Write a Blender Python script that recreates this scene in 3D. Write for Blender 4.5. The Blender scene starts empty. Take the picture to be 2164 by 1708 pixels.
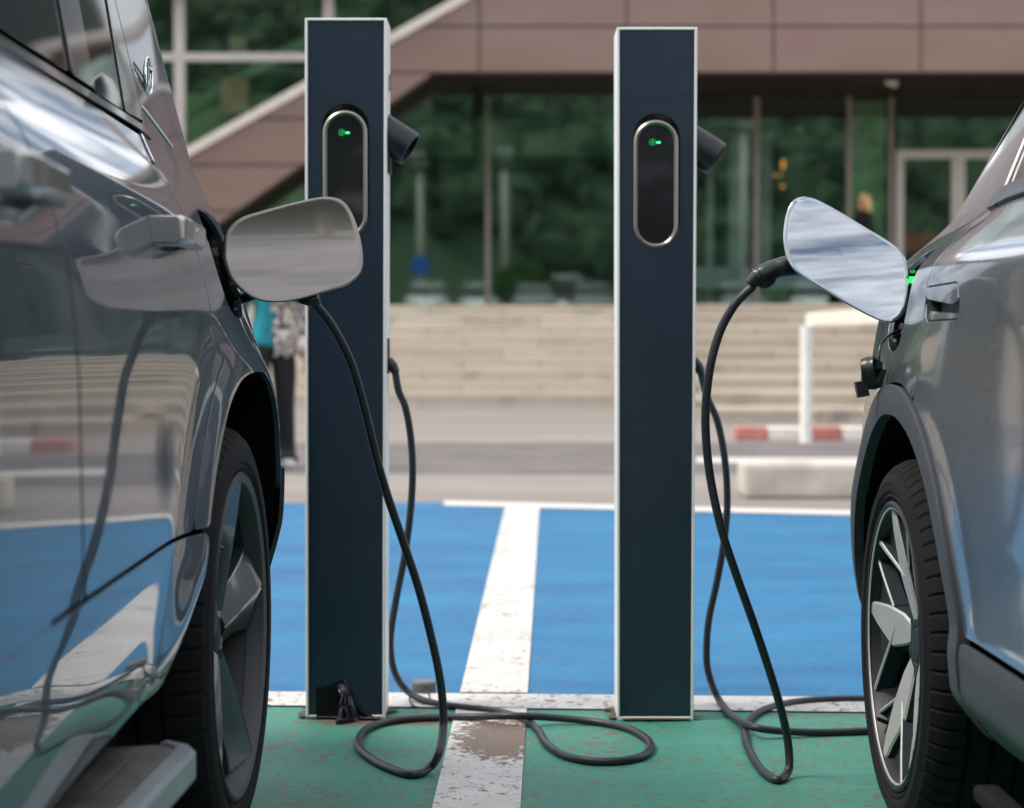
import bpy, bmesh, math, random
import numpy as np
from mathutils import Vector, Matrix
random.seed(7); np.random.seed(7)
PI = math.pi
scene = bpy.context.scene
COL = scene.collection
# ------------------------------------------------------------------ camera
H = 0.905; F = 4207.8; PITCH = math.atan(130.0/F); CX, CY = 1082.0, 854.0
cam_d = bpy.data.cameras.new('camera'); cam = bpy.data.objects.new('camera', cam_d); COL.objects.link(cam)
cam.location = (0, 0, H); cam.rotation_euler = (PI/2-PITCH, 0, 0)
cam_d.lens = 70.0; cam_d.sensor_width = 36.0; cam_d.clip_end = 2000; cam_d.clip_start = 0.05
cam_d.dof.use_dof = True; cam_d.dof.focus_distance = 3.85; cam_d.dof.aperture_fstop = 3.8
cam_d.dof.aperture_blades = 0
scene.camera = cam

def ray(x, y):
    a = (x-CX)/F; b = -(y-CY)/F
    return Vector((a, math.cos(PITCH)+b*math.sin(PITCH), b*math.cos(PITCH)-math.sin(PITCH)))
def P(x, y, Y):                      # the world point seen at (x, y) of a 2164 px wide print, Y metres away
    d = ray(x, y); t = Y/d.y
    return Vector((d.x*t, Y, H+d.z*t))
def G(x, y, z=0.0):                  # same, on the ground
    d = ray(x, y); t = (z-H)/d.z
    return Vector((d.x*t, d.y*t, z))

# ------------------------------------------------------------------ materials
def nodes(name):
    m = bpy.data.materials.new(name); m.use_nodes = True
    nt = m.node_tree; b = nt.nodes.get('Principled BSDF')
    return m, nt, b
def setp(b, **k):
    N = {'color': 'Base Color', 'rough': 'Roughness', 'metal': 'Metallic', 'coat': 'Coat Weight', 'coatr': 'Coat Roughness',
         'spec': 'Specular IOR Level', 'emit': 'Emission Color', 'emits': 'Emission Strength', 'ior': 'IOR', 'alpha': 'Alpha', 'trans': 'Transmission Weight', 'coatior': 'Coat IOR'}
    for kk, v in k.items():
        if isinstance(v, tuple) and len(v) == 3: v = (*v, 1)
        b.inputs[N[kk]].default_value = v
def coords(nt, scale=(1, 1, 1), kind='Object'):
    t = nt.nodes.new('ShaderNodeTexCoord'); m = nt.nodes.new('ShaderNodeMapping'); m.inputs['Scale'].default_value = scale
    nt.links.new(t.outputs[kind], m.inputs['Vector']); return m.outputs['Vector']
def noise(nt, vec, scale, detail=4, rough=.6, dist=0):
    n = nt.nodes.new('ShaderNodeTexNoise'); n.inputs['Scale'].default_value = scale
    n.inputs['Detail'].default_value = detail; n.inputs['Roughness'].default_value = rough; n.inputs['Distortion'].default_value = dist
    if vec is not None: nt.links.new(vec, n.inputs['Vector'])
    return n.outputs['Fac']
def ramp(nt, fac, stops, interp='LINEAR'):
    r = nt.nodes.new('ShaderNodeValToRGB'); r.color_ramp.interpolation = interp
    el = r.color_ramp.elements
    while len(el) < len(stops): el.new(.5)
    for e, (p, c) in zip(el, stops):
        e.position = p; e.color = (*c, 1) if len(c) == 3 else c
    nt.links.new(fac, r.inputs['Fac']); return r.outputs['Color']
def mixc(nt, fac, a, b, mode='MIX'):
    m = nt.nodes.new('ShaderNodeMix'); m.data_type = 'RGBA'; m.blend_type = mode
    for s, v in (('Factor', fac), ('A', a), ('B', b)):
        sock = [i for i in m.inputs if i.name == s and i.enabled][0] if s == 'Factor' else [i for i in m.inputs if i.name == s and i.type == 'RGBA'][0]
        if isinstance(v, bpy.types.NodeSocket): nt.links.new(v, sock)
        elif isinstance(v, tuple): sock.default_value = (*v, 1) if len(v) == 3 else v
        else: sock.default_value = v
    return [o for o in m.outputs if o.type == 'RGBA'][0]
def math_(nt, op, a, b=0.0):
    m = nt.nodes.new('ShaderNodeMath'); m.operation = op
    for i, v in enumerate((a, b)):
        if isinstance(v, bpy.types.NodeSocket): nt.links.new(v, m.inputs[i])
        else: m.inputs[i].default_value = v
    return m.outputs[0]
def bump(nt, b, h, strength=.3, dist=.01):
    n = nt.nodes.new('ShaderNodeBump'); n.inputs['Strength'].default_value = strength; n.inputs['Distance'].default_value = dist
    nt.links.new(h, n.inputs['Height']); nt.links.new(n.outputs['Normal'], b.inputs['Normal'])
def simple(name, color, rough=.5, metal=0, var=.15, scale=8, bmp=0, **k):
    m, nt, b = nodes(name); setp(b, rough=rough, metal=metal, **k)
    v = coords(nt); n = noise(nt, v, scale, 5)
    lo = tuple(c*(1-var) for c in color); hi = tuple(min(1, c*(1+var)) for c in color)
    nt.links.new(ramp(nt, n, [(.3, lo), (.7, hi)]), b.inputs['Base Color'])
    if bmp: bump(nt, b, noise(nt, v, scale*6, 6), bmp, .004)
    return m
def paint(name, color, rough=.32, metal=.75, dust=.25, cr=.012, ci=1.5):
    m, nt, b = nodes(name); setp(b, metal=metal, coat=1.0, coatr=.015, coatior=ci)
    v = coords(nt)
    fl = noise(nt, v, 900, 2, .5)                                   # metal flake
    base = ramp(nt, fl, [(.35, tuple(c*.95 for c in color)), (.65, tuple(c*1.06 for c in color))])
    d = noise(nt, v, 5, 6, .7); sp = noise(nt, v, 260, 3, .8)      # dust film and specks
    spk = ramp(nt, sp, [(.66, (0, 0, 0)), (.74, (1, 1, 1))])
    f = math_(nt, 'MULTIPLY', spk, math_(nt, 'MULTIPLY', d, dust))
    film = ramp(nt, d, [(.4, (0.0,)*3), (.8, (dust*.22,)*3)])
    f2 = math_(nt, 'ADD', f, film)
    nt.links.new(mixc(nt, f2, base, (.38, .33, .28)), b.inputs['Base Color'])
    nt.links.new(math_(nt, 'ADD', math_(nt, 'MULTIPLY', f2, .5), rough), b.inputs['Roughness'])
    nt.links.new(math_(nt, 'ADD', math_(nt, 'MULTIPLY', f2, .35), cr), b.inputs['Coat Roughness'])
    nt.links.new(math_(nt, 'SUBTRACT', metal, math_(nt, 'MULTIPLY', f2, .6)), b.inputs['Metallic'])
    return m
M = {}
M['paint_dark'] = paint('dark_grey_paint', (.030, .052, .080), dust=.55, rough=.46, metal=.40, cr=.016, ci=1.30)
M['paint_silver'] = paint('silver_grey_paint', (.22, .245, .275), rough=.27, dust=.4, cr=.05)
M['paint_flap_mirrored'] = paint('flap_mirrored_brown', (.21, .185, .165), rough=.22, metal=.85, dust=.2)  # dark body paint with the brown of mirrored surroundings put into its colour
M['paint_flap_lit'] = paint('flap_silver_lit', (.34, .37, .40), rough=.03, metal=.9, dust=.06, cr=.002)  # silver body paint in a lighter copy, brightened like mirrored sky
M['rim_lip'] = simple('rim_lip', (.06, .062, .068), .55, .2)
M['rim_barrel'] = simple('rim_barrel', (.02, .021, .023), .5, .4)
M['handle_grey'] = simple('handle_silver', (.42, .41, .40), .28, .8, coat=.6, var=.03)
M['rubber'] = simple('tyre_rubber', (.0055, .0055, .006), .85, var=.35, scale=14, bmp=.25, spec=.25)
M['blackplastic'] = simple('black_plastic', (.022, .023, .025), .5, var=.2, scale=60, bmp=.15)
M['cladding'] = simple('grey_cladding', (.045, .05, .058), .55, var=.12, scale=30, bmp=.1)
M['glossblack'] = simple('gloss_black', (.006, .006, .007), .12, coat=.6)
M['void'] = simple('dark_inner', (.004, .004, .004), .95, spec=.05)
M['carglass'] = simple('tinted_car_glass', (.010, .012, .014), .03, spec=.45)
M['chrome'] = simple('bright_chrome', (.75, .75, .76), .12, 1.0, var=.05)
M['machined'] = simple('machined_alloy', (.56, .55, .52), .42, .6, var=.08, scale=20)
M['alloy_dark'] = simple('dark_alloy', (.022, .030, .038), .72, 0, var=.15, scale=20, spec=.2)
M['alloy_gun'] = simple('gunmetal_alloy', (.075, .08, .09), .28, .7, var=.15, scale=10, coat=.6)
M['brake'] = simple('brake_steel', (.12, .11, .10), .45, .8)
M['alu'] = simple('anodised_edge', (.86, .87, .83), .4, .1, var=.04, scale=5)
M['board_edge'] = simple('brushed_edge', (.42, .46, .48), .35, .7, var=.12, scale=12)
M['board_top'] = simple('ribbed_step', (.10, .085, .075), .6, .2, var=.45, scale=18, bmp=.2)
M['cable'] = simple('cable_sheath', (.018, .021, .026), .45, var=.15, scale=40, bmp=.12)
M['plug'] = simple('plug_plastic', (.012, .013, .016), .33, var=.2, scale=50, bmp=.05)
M['ledgreen'] = (lambda: (lambda t: (setp(t[2], color=(0, .3, .05), emit=(.02, 1, .12), emits=1.6), t[0])[1])(nodes('green_light')))()
M['ledbar'] = (lambda: (lambda t: (setp(t[2], color=(0, .3, .05), emit=(.03, 1, .2), emits=2.0), t[0])[1])(nodes('green_bar')))()
M['ledtrace'] = (lambda: (lambda t: (setp(t[2], color=(0, .1, .03), emit=(.0, .45, .08), emits=.5), t[0])[1])(nodes('green_symbol')))()
def charger_film():
    m, nt, b = nodes('navy_film'); setp(b, rough=.25, coat=.0, spec=.65)
    v = coords(nt, (1, 1, 1)); n = noise(nt, v, 3, 4)
    nt.links.new(ramp(nt, n, [(.3, (.010, .023, .040)), (.7, (.016, .032, .054))]), b.inputs['Base Color'])
    w = noise(nt, coords(nt, (3, 3, 7)), 1.6, 4, .5, .8)
    bump(nt, b, w, .10, .006); return m
M['film'] = charger_film()
def road_paint(name, c1, c2, chips, chipc=(.20, .165, .14), rough=.62, sc=1.0, stain=None, hole=None):
    m, nt, b = nodes(name); setp(b, rough=rough, spec=.45)
    v = coords(nt)
    big = noise(nt, coords(nt, (.55, 1.5, 1)), 1.5*sc, 8, .68); fine = noise(nt, v, 60*sc, 5, .7); mid = noise(nt, v, 9*sc, 6, .7)
    col = ramp(nt, big, [(.3, c1), (.7, c2)])
    col = mixc(nt, math_(nt, 'MULTIPLY', ramp(nt, mid, [(.35, (0,)*3), (.75, (1,)*3)]), .35), col, tuple(x*.72 for x in c1))
    col = mixc(nt, math_(nt, 'MULTIPLY', ramp(nt, fine, [(.42, (0,)*3), (.7, (1,)*3)]), .3), col, tuple(min(1, x*1.35+.02) for x in c2))
    ch = noise(nt, coords(nt, (1, .8, 1)), 38*sc, 5, .75, .5)
    area = noise(nt, v, 3.1, 3, .5)
    k = math_(nt, 'ADD', ch, math_(nt, 'MULTIPLY', math_(nt, 'SUBTRACT', area, .5), .25))
    mask = ramp(nt, k, [(chips, (0,)*3), (chips+.02, (1,)*3)])
    if hole:                                                    # one worn-through patch
        px, py, rx, ry = hole
        tc = nt.nodes.new('ShaderNodeTexCoord'); sx = nt.nodes.new('ShaderNodeSeparateXYZ'); nt.links.new(tc.outputs['Object'], sx.inputs[0])
        dx = math_(nt, 'DIVIDE', math_(nt, 'SUBTRACT', sx.outputs[0], px), rx); dy = math_(nt, 'DIVIDE', math_(nt, 'SUBTRACT', sx.outputs[1], py), ry)
        r2 = math_(nt, 'ADD', math_(nt, 'MULTIPLY', dx, dx), math_(nt, 'MULTIPLY', dy, dy))
        hn = noise(nt, coords(nt, (1, .6, 1)), 42, 6, .72, .7)
        kk = math_(nt, 'SUBTRACT', math_(nt, 'MULTIPLY', hn, 5.2), math_(nt, 'ADD', r2, 1.62))
        mask = math_(nt, 'MAXIMUM', mask, ramp(nt, kk, [(.12, (0,)*3), (.2, (1,)*3)]))
    cc = mixc(nt, noise(nt, v, 120, 3, .6), tuple(x*.55 for x in chipc), tuple(x*1.35 for x in chipc))
    nt.links.new(mixc(nt, mask, col, cc), b.inputs['Base Color'])
    hgt = math_(nt, 'SUBTRACT', math_(nt, 'MULTIPLY', fine, .6), math_(nt, 'MULTIPLY', mask, .5))
    bump(nt, b, hgt, .35, .004)
    return m
M['blue'] = road_paint('blue_bay_paint', (.002, .082, .215), (.012, .185, .365), .612, (.10, .13, .16))
M['green'] = road_paint('green_bay_paint', (.028, .165, .118), (.05, .235, .175), .578, (.14, .105, .08), hole=(-.30, 4.70, .20, .05))
M['white'] = road_paint('white_line_paint', (.48, .46, .435), (.63, .61, .585), .592, (.165, .12, .095), sc=1.2, hole=(-.02, 4.50, .12, .26))
M['whitefar'] = road_paint('white_edge_paint', (.55, .53, .50), (.64, .62, .60), .70, (.38, .34, .31))
def asphalt():
    m, nt, b = nodes('pale_asphalt'); setp(b, rough=.85, spec=.35)  # warm pale asphalt tone, mottled by noise
    v = coords(nt); big = noise(nt, coords(nt, (.12, .5, 1)), 1.0, 6, .6); fine = noise(nt, v, 90, 4, .8); mid = noise(nt, coords(nt, (.5, 2.2, 1)), 1.2, 7, .7)
    c = ramp(nt, big, [(.3, (.20, .172, .155)), (.62, (.30, .265, .24))])
    c = mixc(nt, math_(nt, 'MULTIPLY', ramp(nt, mid, [(.45, (0,)*3), (.7, (1,)*3)]), .35), c, (.12, .105, .10))
    c = mixc(nt, math_(nt, 'MULTIPLY', fine, .35), c, (.30, .27, .25))
    nt.links.new(c, b.inputs['Base Color']); bump(nt, b, fine, .4, .006); return m
M['asphalt'] = asphalt()
M['road'] = simple('dark_road', (.15, .132, .128), .85, var=.25, scale=1.5, bmp=.3)
def stone(name, c1, c2, joint=(.9, .22)):
    m, nt, b = nodes(name); setp(b, rough=.8, spec=.3)
    v = coords(nt); n = noise(nt, coords(nt, (.7, 2, 9)), 1.6, 7, .7); n2 = noise(nt, coords(nt, (1.2, 1, 2.2)), 1.0, 5, .7, .5)
    c = ramp(nt, n, [(.3, c1), (.7, c2)])
    c = mixc(nt, ramp(nt, n2, [(.56, (0,)*3), (.74, (.8,)*3)]), c, tuple(x*.55 for x in c1))
    br = nt.nodes.new('ShaderNodeTexBrick'); br.inputs['Scale'].default_value = 1; br.inputs['Brick Width'].default_value = 1.15; br.inputs['Row Height'].default_value = .165; br.inputs['Mortar Size'].default_value = .012
    mp = nt.nodes.new('ShaderNodeMapping'); mp.inputs['Rotation'].default_value = (PI/2, 0, 0); tcn = nt.nodes.new('ShaderNodeTexCoord'); nt.links.new(tcn.outputs['Object'], mp.inputs['Vector']); nt.links.new(mp.outputs['Vector'], br.inputs['Vector'])
    br.inputs['Color1'].default_value = (1, 1, 1, 1); br.inputs['Color2'].default_value = (.88, .86, .84, 1); br.inputs['Mortar'].default_value = (.68, .65, .62, 1)
    c = mixc(nt, 1.0, c, br.outputs['Color'], 'MULTIPLY')
    nt.links.new(c, b.inputs['Base Color']); bump(nt, b, n, .3, .01); return m
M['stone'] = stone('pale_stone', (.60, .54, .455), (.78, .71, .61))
M['riser'] = stone('darker_riser_stone', (.44, .39, .32), (.62, .555, .47))  # riser stone, a darker tone than the treads
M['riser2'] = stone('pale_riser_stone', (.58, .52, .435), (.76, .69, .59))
M['concrete'] = simple('kerb_concrete', (.50, .46, .40), .85, var=.25, scale=4, bmp=.3)
M['kerbred'] = simple('faded_red', (.50, .20, .17), .7, var=.2)
M['kerbwhite'] = simple('kerb_white', (.74, .70, .64), .7, var=.15)
M['cream'] = simple('cream_paint', (.88, .80, .68), .55, var=.06)
M['railwhite'] = simple('rail_white', (.86, .87, .82), .5, var=.06)
def cladding_panel():
    m, nt, b = nodes('brown_metal_panel'); setp(b, rough=.36, metal=.35, spec=.5)
    n = noise(nt, coords(nt, (.5, .5, .8)), .9, 3, .5)
    nt.links.new(ramp(nt, n, [(.3, (.25, .158, .130)), (.55, (.275, .19, .16)), (.75, (.27, .155, .145))]), b.inputs['Base Color']); return m
M['panel'] = cladding_panel()
M['joint'] = simple('panel_joint', (.12, .085, .075), .7)
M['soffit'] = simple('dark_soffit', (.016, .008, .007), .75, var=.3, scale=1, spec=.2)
M['trim'] = simple('cream_trim', (.66, .60, .54), .5, var=.06)
M['frame'] = simple('window_frame', (.34, .29, .26), .45, .2, var=.08)
M['frame_light'] = simple('pale_frame', (.60, .55, .51), .45, .1, var=.06)
def bglass(name, tint, refl=.17):
    m = bpy.data.materials.new(name); m.use_nodes = True; nt = m.node_tree; nt.nodes.clear()
    o = nt.nodes.new('ShaderNodeOutputMaterial'); t = nt.nodes.new('ShaderNodeBsdfTransparent'); g = nt.nodes.new('ShaderNodeBsdfGlossy'); x = nt.nodes.new('ShaderNodeMixShader')
    t.inputs['Color'].default_value = (*tint, 1); g.inputs['Roughness'].default_value = .03; g.inputs['Color'].default_value = (.85, 1, .88, 1)
    fr = nt.nodes.new('ShaderNodeFresnel'); fr.inputs['IOR'].default_value = 1.5
    a = math_(nt, 'ADD', fr.outputs[0], refl)
    nt.links.new(a, x.inputs[0]); nt.links.new(t.outputs[0], x.inputs[1]); nt.links.new(g.outputs[0], x.inputs[2]); nt.links.new(x.outputs[0], o.inputs[0])
    return m
M['bglass'] = bglass('building_glass', (.93, .97, .94))
M['glassdark'] = simple('sky_block_glass', (.012, .02, .016), .06, spec=.5)
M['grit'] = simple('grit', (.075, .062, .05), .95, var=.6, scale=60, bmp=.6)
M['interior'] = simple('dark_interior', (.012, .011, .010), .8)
M['interior_green'] = simple('green_wall', (.42, .80, .42), .7, var=.3, scale=.7)
M['lawn'] = simple('lawn_green', (.50, .95, .34), .8, var=.45, scale=2.2)
M['paleblue'] = simple('pale_column', (.62, .78, .85), .6)
M['redsofa'] = simple('red_fabric', (.8, .02, .02), .8)
M['leaf'] = simple('hill_foliage', (.028, .062, .032), .9, var=.3, scale=2.6, bmp=.8)
M['leaf2'] = simple('bush_foliage', (.05, .13, .025), .8, var=.6, scale=5, bmp=.5)
M['bark'] = simple('bark', (.08, .06, .045), .9)
M['pole'] = simple('galvanised_pole', (.45, .45, .44), .5, .4)
M['bluesign'] = simple('blue_sign', (.01, .13, .5), .5)
M['whitecar'] = simple('white_paint', (.88, .9, .92), .25, coat=1.0, var=.03)
M['greycar'] = simple('grey_paint', (.25, .28, .31), .25, coat=1.0, var=.03)
M['skin'] = simple('skin', (.52, .23, .15), .5, var=.1)
M['teal'] = simple('teal_cloth', (.005, .20, .25), .8, var=.3, scale=6)
M['blackcloth'] = simple('black_cloth', (.010, .010, .012), .85)
M['blonde'] = simple('blonde_hair', (.85, .52, .24), .5, var=.3, scale=20)
M['darkhair'] = simple('dark_hair', (.02, .013, .01), .5, var=.3, scale=20)
M['shoe'] = simple('white_shoe', (.65, .62, .6), .6)
def floral():
    m, nt, b = nodes('floral_cloth'); setp(b, rough=.8)
    v = nt.nodes.new('ShaderNodeTexVoronoi'); v.inputs['Scale'].default_value = 22; nt.links.new(coords(nt), v.inputs['Vector'])
    n = noise(nt, coords(nt), 26, 3, .6)
    c = ramp(nt, n, [(.44, (.74, .66, .64)), (.5, (.5, .4, .38)), (.56, (.06, .07, .05))])
    nt.links.new(c, b.inputs['Base Color']); return m
M['floral'] = floral()
M['whitecloth'] = simple('white_cloth', (.75, .70, .64), .8, var=.05)

# ------------------------------------------------------------------ object helpers
def link(o, parent=None):
    COL.objects.link(o)
    if parent is not None: o.parent = parent
    return o
def empty(name, loc=(0, 0, 0), rz=0, label=None, cat=None, group=None, parent=None):
    o = bpy.data.objects.new(name, None); link(o, parent); o.location = loc; o.rotation_euler = (0, 0, rz); o.empty_display_size = .1
    return tag(o, label, cat, group)
def tag(o, label=None, cat=None, group=None, kind=None):
    if label: o['label'] = label
    if cat: o['category'] = cat
    if group: o['group'] = group
    if kind: o['kind'] = kind
    return o
def mesh(name, verts, faces, mat, parent=None, smooth=False, mats=None, fm=None):
    me = bpy.data.meshes.new(name); me.from_pydata([tuple(v) for v in verts], [], [tuple(f) for f in faces])
    for m_ in (mats or [mat]): me.materials.append(m_)
    if fm is not None: me.polygons.foreach_set('material_index', fm)
    if smooth: me.polygons.foreach_set('use_smooth', [True]*len(me.polygons))
    me.update(); o = bpy.data.objects.new(name, me); return link(o, parent)
class MB:
    """collects shapes that become ONE mesh object"""
    def __init__(s): s.v = []; s.f = []; s.m = []
    def add(s, V, Fc, mi=0):
        k = len(s.v); s.v += [tuple(v) for v in V]; s.f += [tuple(i+k for i in f) for f in Fc]; s.m += [mi]*len(Fc); return s
    def box(s, a, b, mi=0, bev=0.0):
        x0, y0, z0 = a; x1, y1, z1 = b
        if bev > 0:
            bm = bmesh.new(); bmesh.ops.create_cube(bm, size=1)
            for v in bm.verts: v.co = Vector(((x0+x1)/2+v.co.x*(x1-x0), (y0+y1)/2+v.co.y*(y1-y0), (z0+z1)/2+v.co.z*(z1-z0)))
            bmesh.ops.bevel(bm, geom=list(bm.edges), offset=bev, segments=2, affect='EDGES', profile=.6)
            s.bm(bm, mi); return s
        V = [(x0, y0, z0), (x1, y0, z0), (x1, y1, z0), (x0, y1, z0), (x0, y0, z1), (x1, y0, z1), (x1, y1, z1), (x0, y1, z1)]
        return s.add(V, [(0, 3, 2, 1), (4, 5, 6, 7), (0, 1, 5, 4), (1, 2, 6, 5), (2, 3, 7, 6), (3, 0, 4, 7)], mi)
    def bm(s, bm, mi=0):
        bm.verts.ensure_lookup_table(); bm.verts.index_update()
        s.add([v.co[:] for v in bm.verts], [[v.index for v in f.verts] for f in bm.faces], mi); bm.free(); return s
    def prism(s, poly, e, mi=0):     # polygon of 3-D points extruded by vector e
        n = len(poly); V = [Vector(p) for p in poly]; W = [p+Vector(e) for p in V]
        return s.add(V+W, [tuple(range(n))[::-1], tuple(range(n, 2*n))]+[(i, (i+1) % n, n+(i+1) % n, n+i) for i in range(n)], mi)
    def tube(s, pts, r, n=12, mi=0, caps=True):
        pts = [Vector(p) for p in pts]; N = len(pts); rr = r if hasattr(r, '__len__') else [r]*N
        V = []; up = Vector((0, 0, 1)); t0 = (pts[1]-pts[0]).normalized()
        nrm = t0.cross(up); nrm = t0.cross(Vector((1, 0, 0))) if nrm.length < .1 else nrm; nrm.normalize()
        for i in range(N):
            t = (pts[min(i+1, N-1)]-pts[max(i-1, 0)]).normalized()
            nrm = (nrm-t*nrm.dot(t)).normalized(); bi = t.cross(nrm)
            for k in range(n):
                a = 2*PI*k/n; V.append(pts[i]+(nrm*math.cos(a)+bi*math.sin(a))*rr[i])
        Fc = [(i*n+k, i*n+(k+1) % n, (i+1)*n+(k+1) % n, (i+1)*n+k) for i in range(N-1) for k in range(n)]
        if caps: Fc += [tuple(range(n))[::-1], tuple(range((N-1)*n, N*n))]
        return s.add(V, Fc, mi)
    def build(s, name, mat, parent=None, smooth=False):
        mats = mat if isinstance(mat, list) else [mat]
        return mesh(name, s.v, s.f, None, parent, smooth, mats, s.m)
def autosmooth(o, ang=35):
    me = o.data; me.polygons.foreach_set('use_smooth', [True]*len(me.polygons))
    me.set_sharp_from_angle(angle=math.radians(ang)); return o
def bevel(o, w=.003, seg=2, ang=40):
    b = o.modifiers.new('bevel', 'BEVEL'); b.width = w; b.segments = seg; b.limit_method = 'ANGLE'; b.angle_limit = math.radians(ang); b.harden_normals = False
    return o
def spline(pts, per=12):
    """Catmull-Rom through pts"""
    P_ = [Vector(p) for p in pts]; out = []
    Q = [P_[0]*2-P_[1]]+P_+[P_[-1]*2-P_[-2]]
    for i in range(1, len(Q)-2):
        p0, p1, p2, p3 = Q[i-1:i+3]
        for k in range(per):
            t = k/per
            out.append(.5*((2*p1)+(p2-p0)*t+(2*p0-5*p1+4*p2-p3)*t*t+(3*p1-p0-3*p2+p3)*t**3))
    out.append(P_[-1]); return out
def copy_tree(o, parent=None):
    c = o.copy(); COL.objects.link(c); c.parent = parent
    for ch in list(o.children): copy_tree(ch, c)
    return c

# ------------------------------------------------------------------ clipped parametric surfaces
def sd_poly(X, Y, poly):
    """signed distance (negative inside) from arrays of points to a polygon"""
    poly = np.array(poly, float); d = np.full(X.shape, 1e9); s = np.ones(X.shape)
    N = len(poly); j = N-1
    for i in range(N):
        e = poly[j]-poly[i]; wx = X-poly[i, 0]; wy = Y-poly[i, 1]
        c = np.clip((wx*e[0]+wy*e[1])/(e@e+1e-12), 0, 1)
        d = np.minimum(d, (wx-e[0]*c)**2+(wy-e[1]*c)**2)
        c1 = Y >= poly[i, 1]; c2 = Y < poly[j, 1]; c3 = e[0]*wy > e[1]*wx
        al = c1 & c2 & c3; no = (~c1) & (~c2) & (~c3); s = np.where(al | no, -s, s); j = i
    return s*np.sqrt(d)
def sd_ell(X, Y, cx, cy, a, b):
    u = (X-cx)/a; v = (Y-cy)/b; k = np.sqrt(u*u+v*v)+1e-9
    return (k-1)*np.sqrt((X-cx)**2+(Y-cy)**2)/k
def rrect(x0, y0, x1, y1, r, n=6, skew=0):
    out = []
    for cx, cy, a0 in ((x1-r, y1-r, 0), (x0+r, y1-r, 90), (x0+r, y0+r, 180), (x1-r, y0+r, 270)):
        for k in range(n+1):
            a = math.radians(a0+90*k/n); x = cx+r*math.cos(a); y = cy+r*math.sin(a); out.append((x+skew*(y-y0), y))
    return out
def surf(fn, us, vs, sdf=None, flip=False):
    """mesh of fn over the grid, keeping only sdf < 0, cut cleanly along sdf = 0"""
    U, V = np.meshgrid(us, vs, indexing='ij'); nu, nv = U.shape
    S = sdf(U, V) if sdf is not None else np.full(U.shape, -1.0)
    S = np.where(np.abs(S) < 1e-5, -1e-5, S)
    pu = []; idx = {}; faces = []
    def vid(key, u, v):
        if key not in idx: idx[key] = len(pu); pu.append((u, v))
        return idx[key]
    for i in range(nu-1):
        for j in range(nv-1):
            c = ((i, j), (i+1, j), (i+1, j+1), (i, j+1)); s = [S[q] for q in c]
            if min(s) >= 0: continue
            f = []
            for k in range(4):
                a, b_ = c[k], c[(k+1) % 4]; sa, sb = s[k], s[(k+1) % 4]
                if sa < 0: f.append(vid(a, U[a], V[a]))
                if (sa < 0) != (sb < 0):
                    t = sa/(sa-sb); key = (a, b_) if a < b_ else (b_, a)
                    f.append(vid(key, U[a]+(U[b_]-U[a])*t, V[a]+(V[b_]-V[a])*t))
            g = []
            for q in f:
                if not g or g[-1] != q: g.append(q)
            if len(g) >= 3: faces.append(tuple(g[::-1] if flip else g))
    return np.array(pu), faces
def skin_panel(name, fnf, A, faces, thick, mat, parent, flip=False):
    """front skin with exact normals, back skin and rim, as one mesh"""
    f0 = fnf(0.0); X = f0(A[:, 0], A[:, 1]); e = .002
    du = f0(A[:, 0]+e, A[:, 1])-f0(A[:, 0]-e, A[:, 1]); dv = f0(A[:, 0], A[:, 1]+e)-f0(A[:, 0], A[:, 1]-e)
    N = np.cross(du, dv); N /= np.linalg.norm(N, axis=1)[:, None]+1e-12
    if flip: N = -N
    V = [tuple(p) for p in X]; NN = [tuple(n) for n in N]; Fc = list(faces); n = len(V)
    if thick:
        B = X-N*thick; cnt = {}
        for f in faces:
            for i in range(len(f)):
                a, b = f[i], f[(i+1) % len(f)]; cnt[(a, b)] = cnt.get((a, b), 0)+1
        for (a, b) in list(cnt):
            if (b, a) in cnt: continue
            ed = X[b]-X[a]; rn = np.cross(ed, N[a]); L_ = np.linalg.norm(rn)
            if L_ < 1e-9: continue
            rn = rn/L_; k = len(V)
            # small rounded lip, then the rim
            c = min(.0015, thick*.3); m = (rn+N[a]); m /= np.linalg.norm(m)
            V += [tuple(X[a]), tuple(X[b]), tuple(X[b]+rn*c*.6-N[b]*c), tuple(X[a]+rn*c*.6-N[a]*c), tuple(B[b]+rn*c*.6), tuple(B[a]+rn*c*.6)]
            NN += [tuple(N[a]), tuple(N[b]), tuple(rn), tuple(rn), tuple(rn), tuple(rn)]
            Fc += [(k+1, k, k+3, k+2), (k+2, k+3, k+5, k+4)]
    me = bpy.data.meshes.new(name); me.from_pydata(V, [], Fc); me.materials.append(mat)
    me.polygons.foreach_set('use_smooth', [True]*len(me.polygons)); me.update()
    me.normals_split_custom_set_from_vertices(NN)
    o = bpy.data.objects.new(name, me); return link(o, parent)
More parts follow.
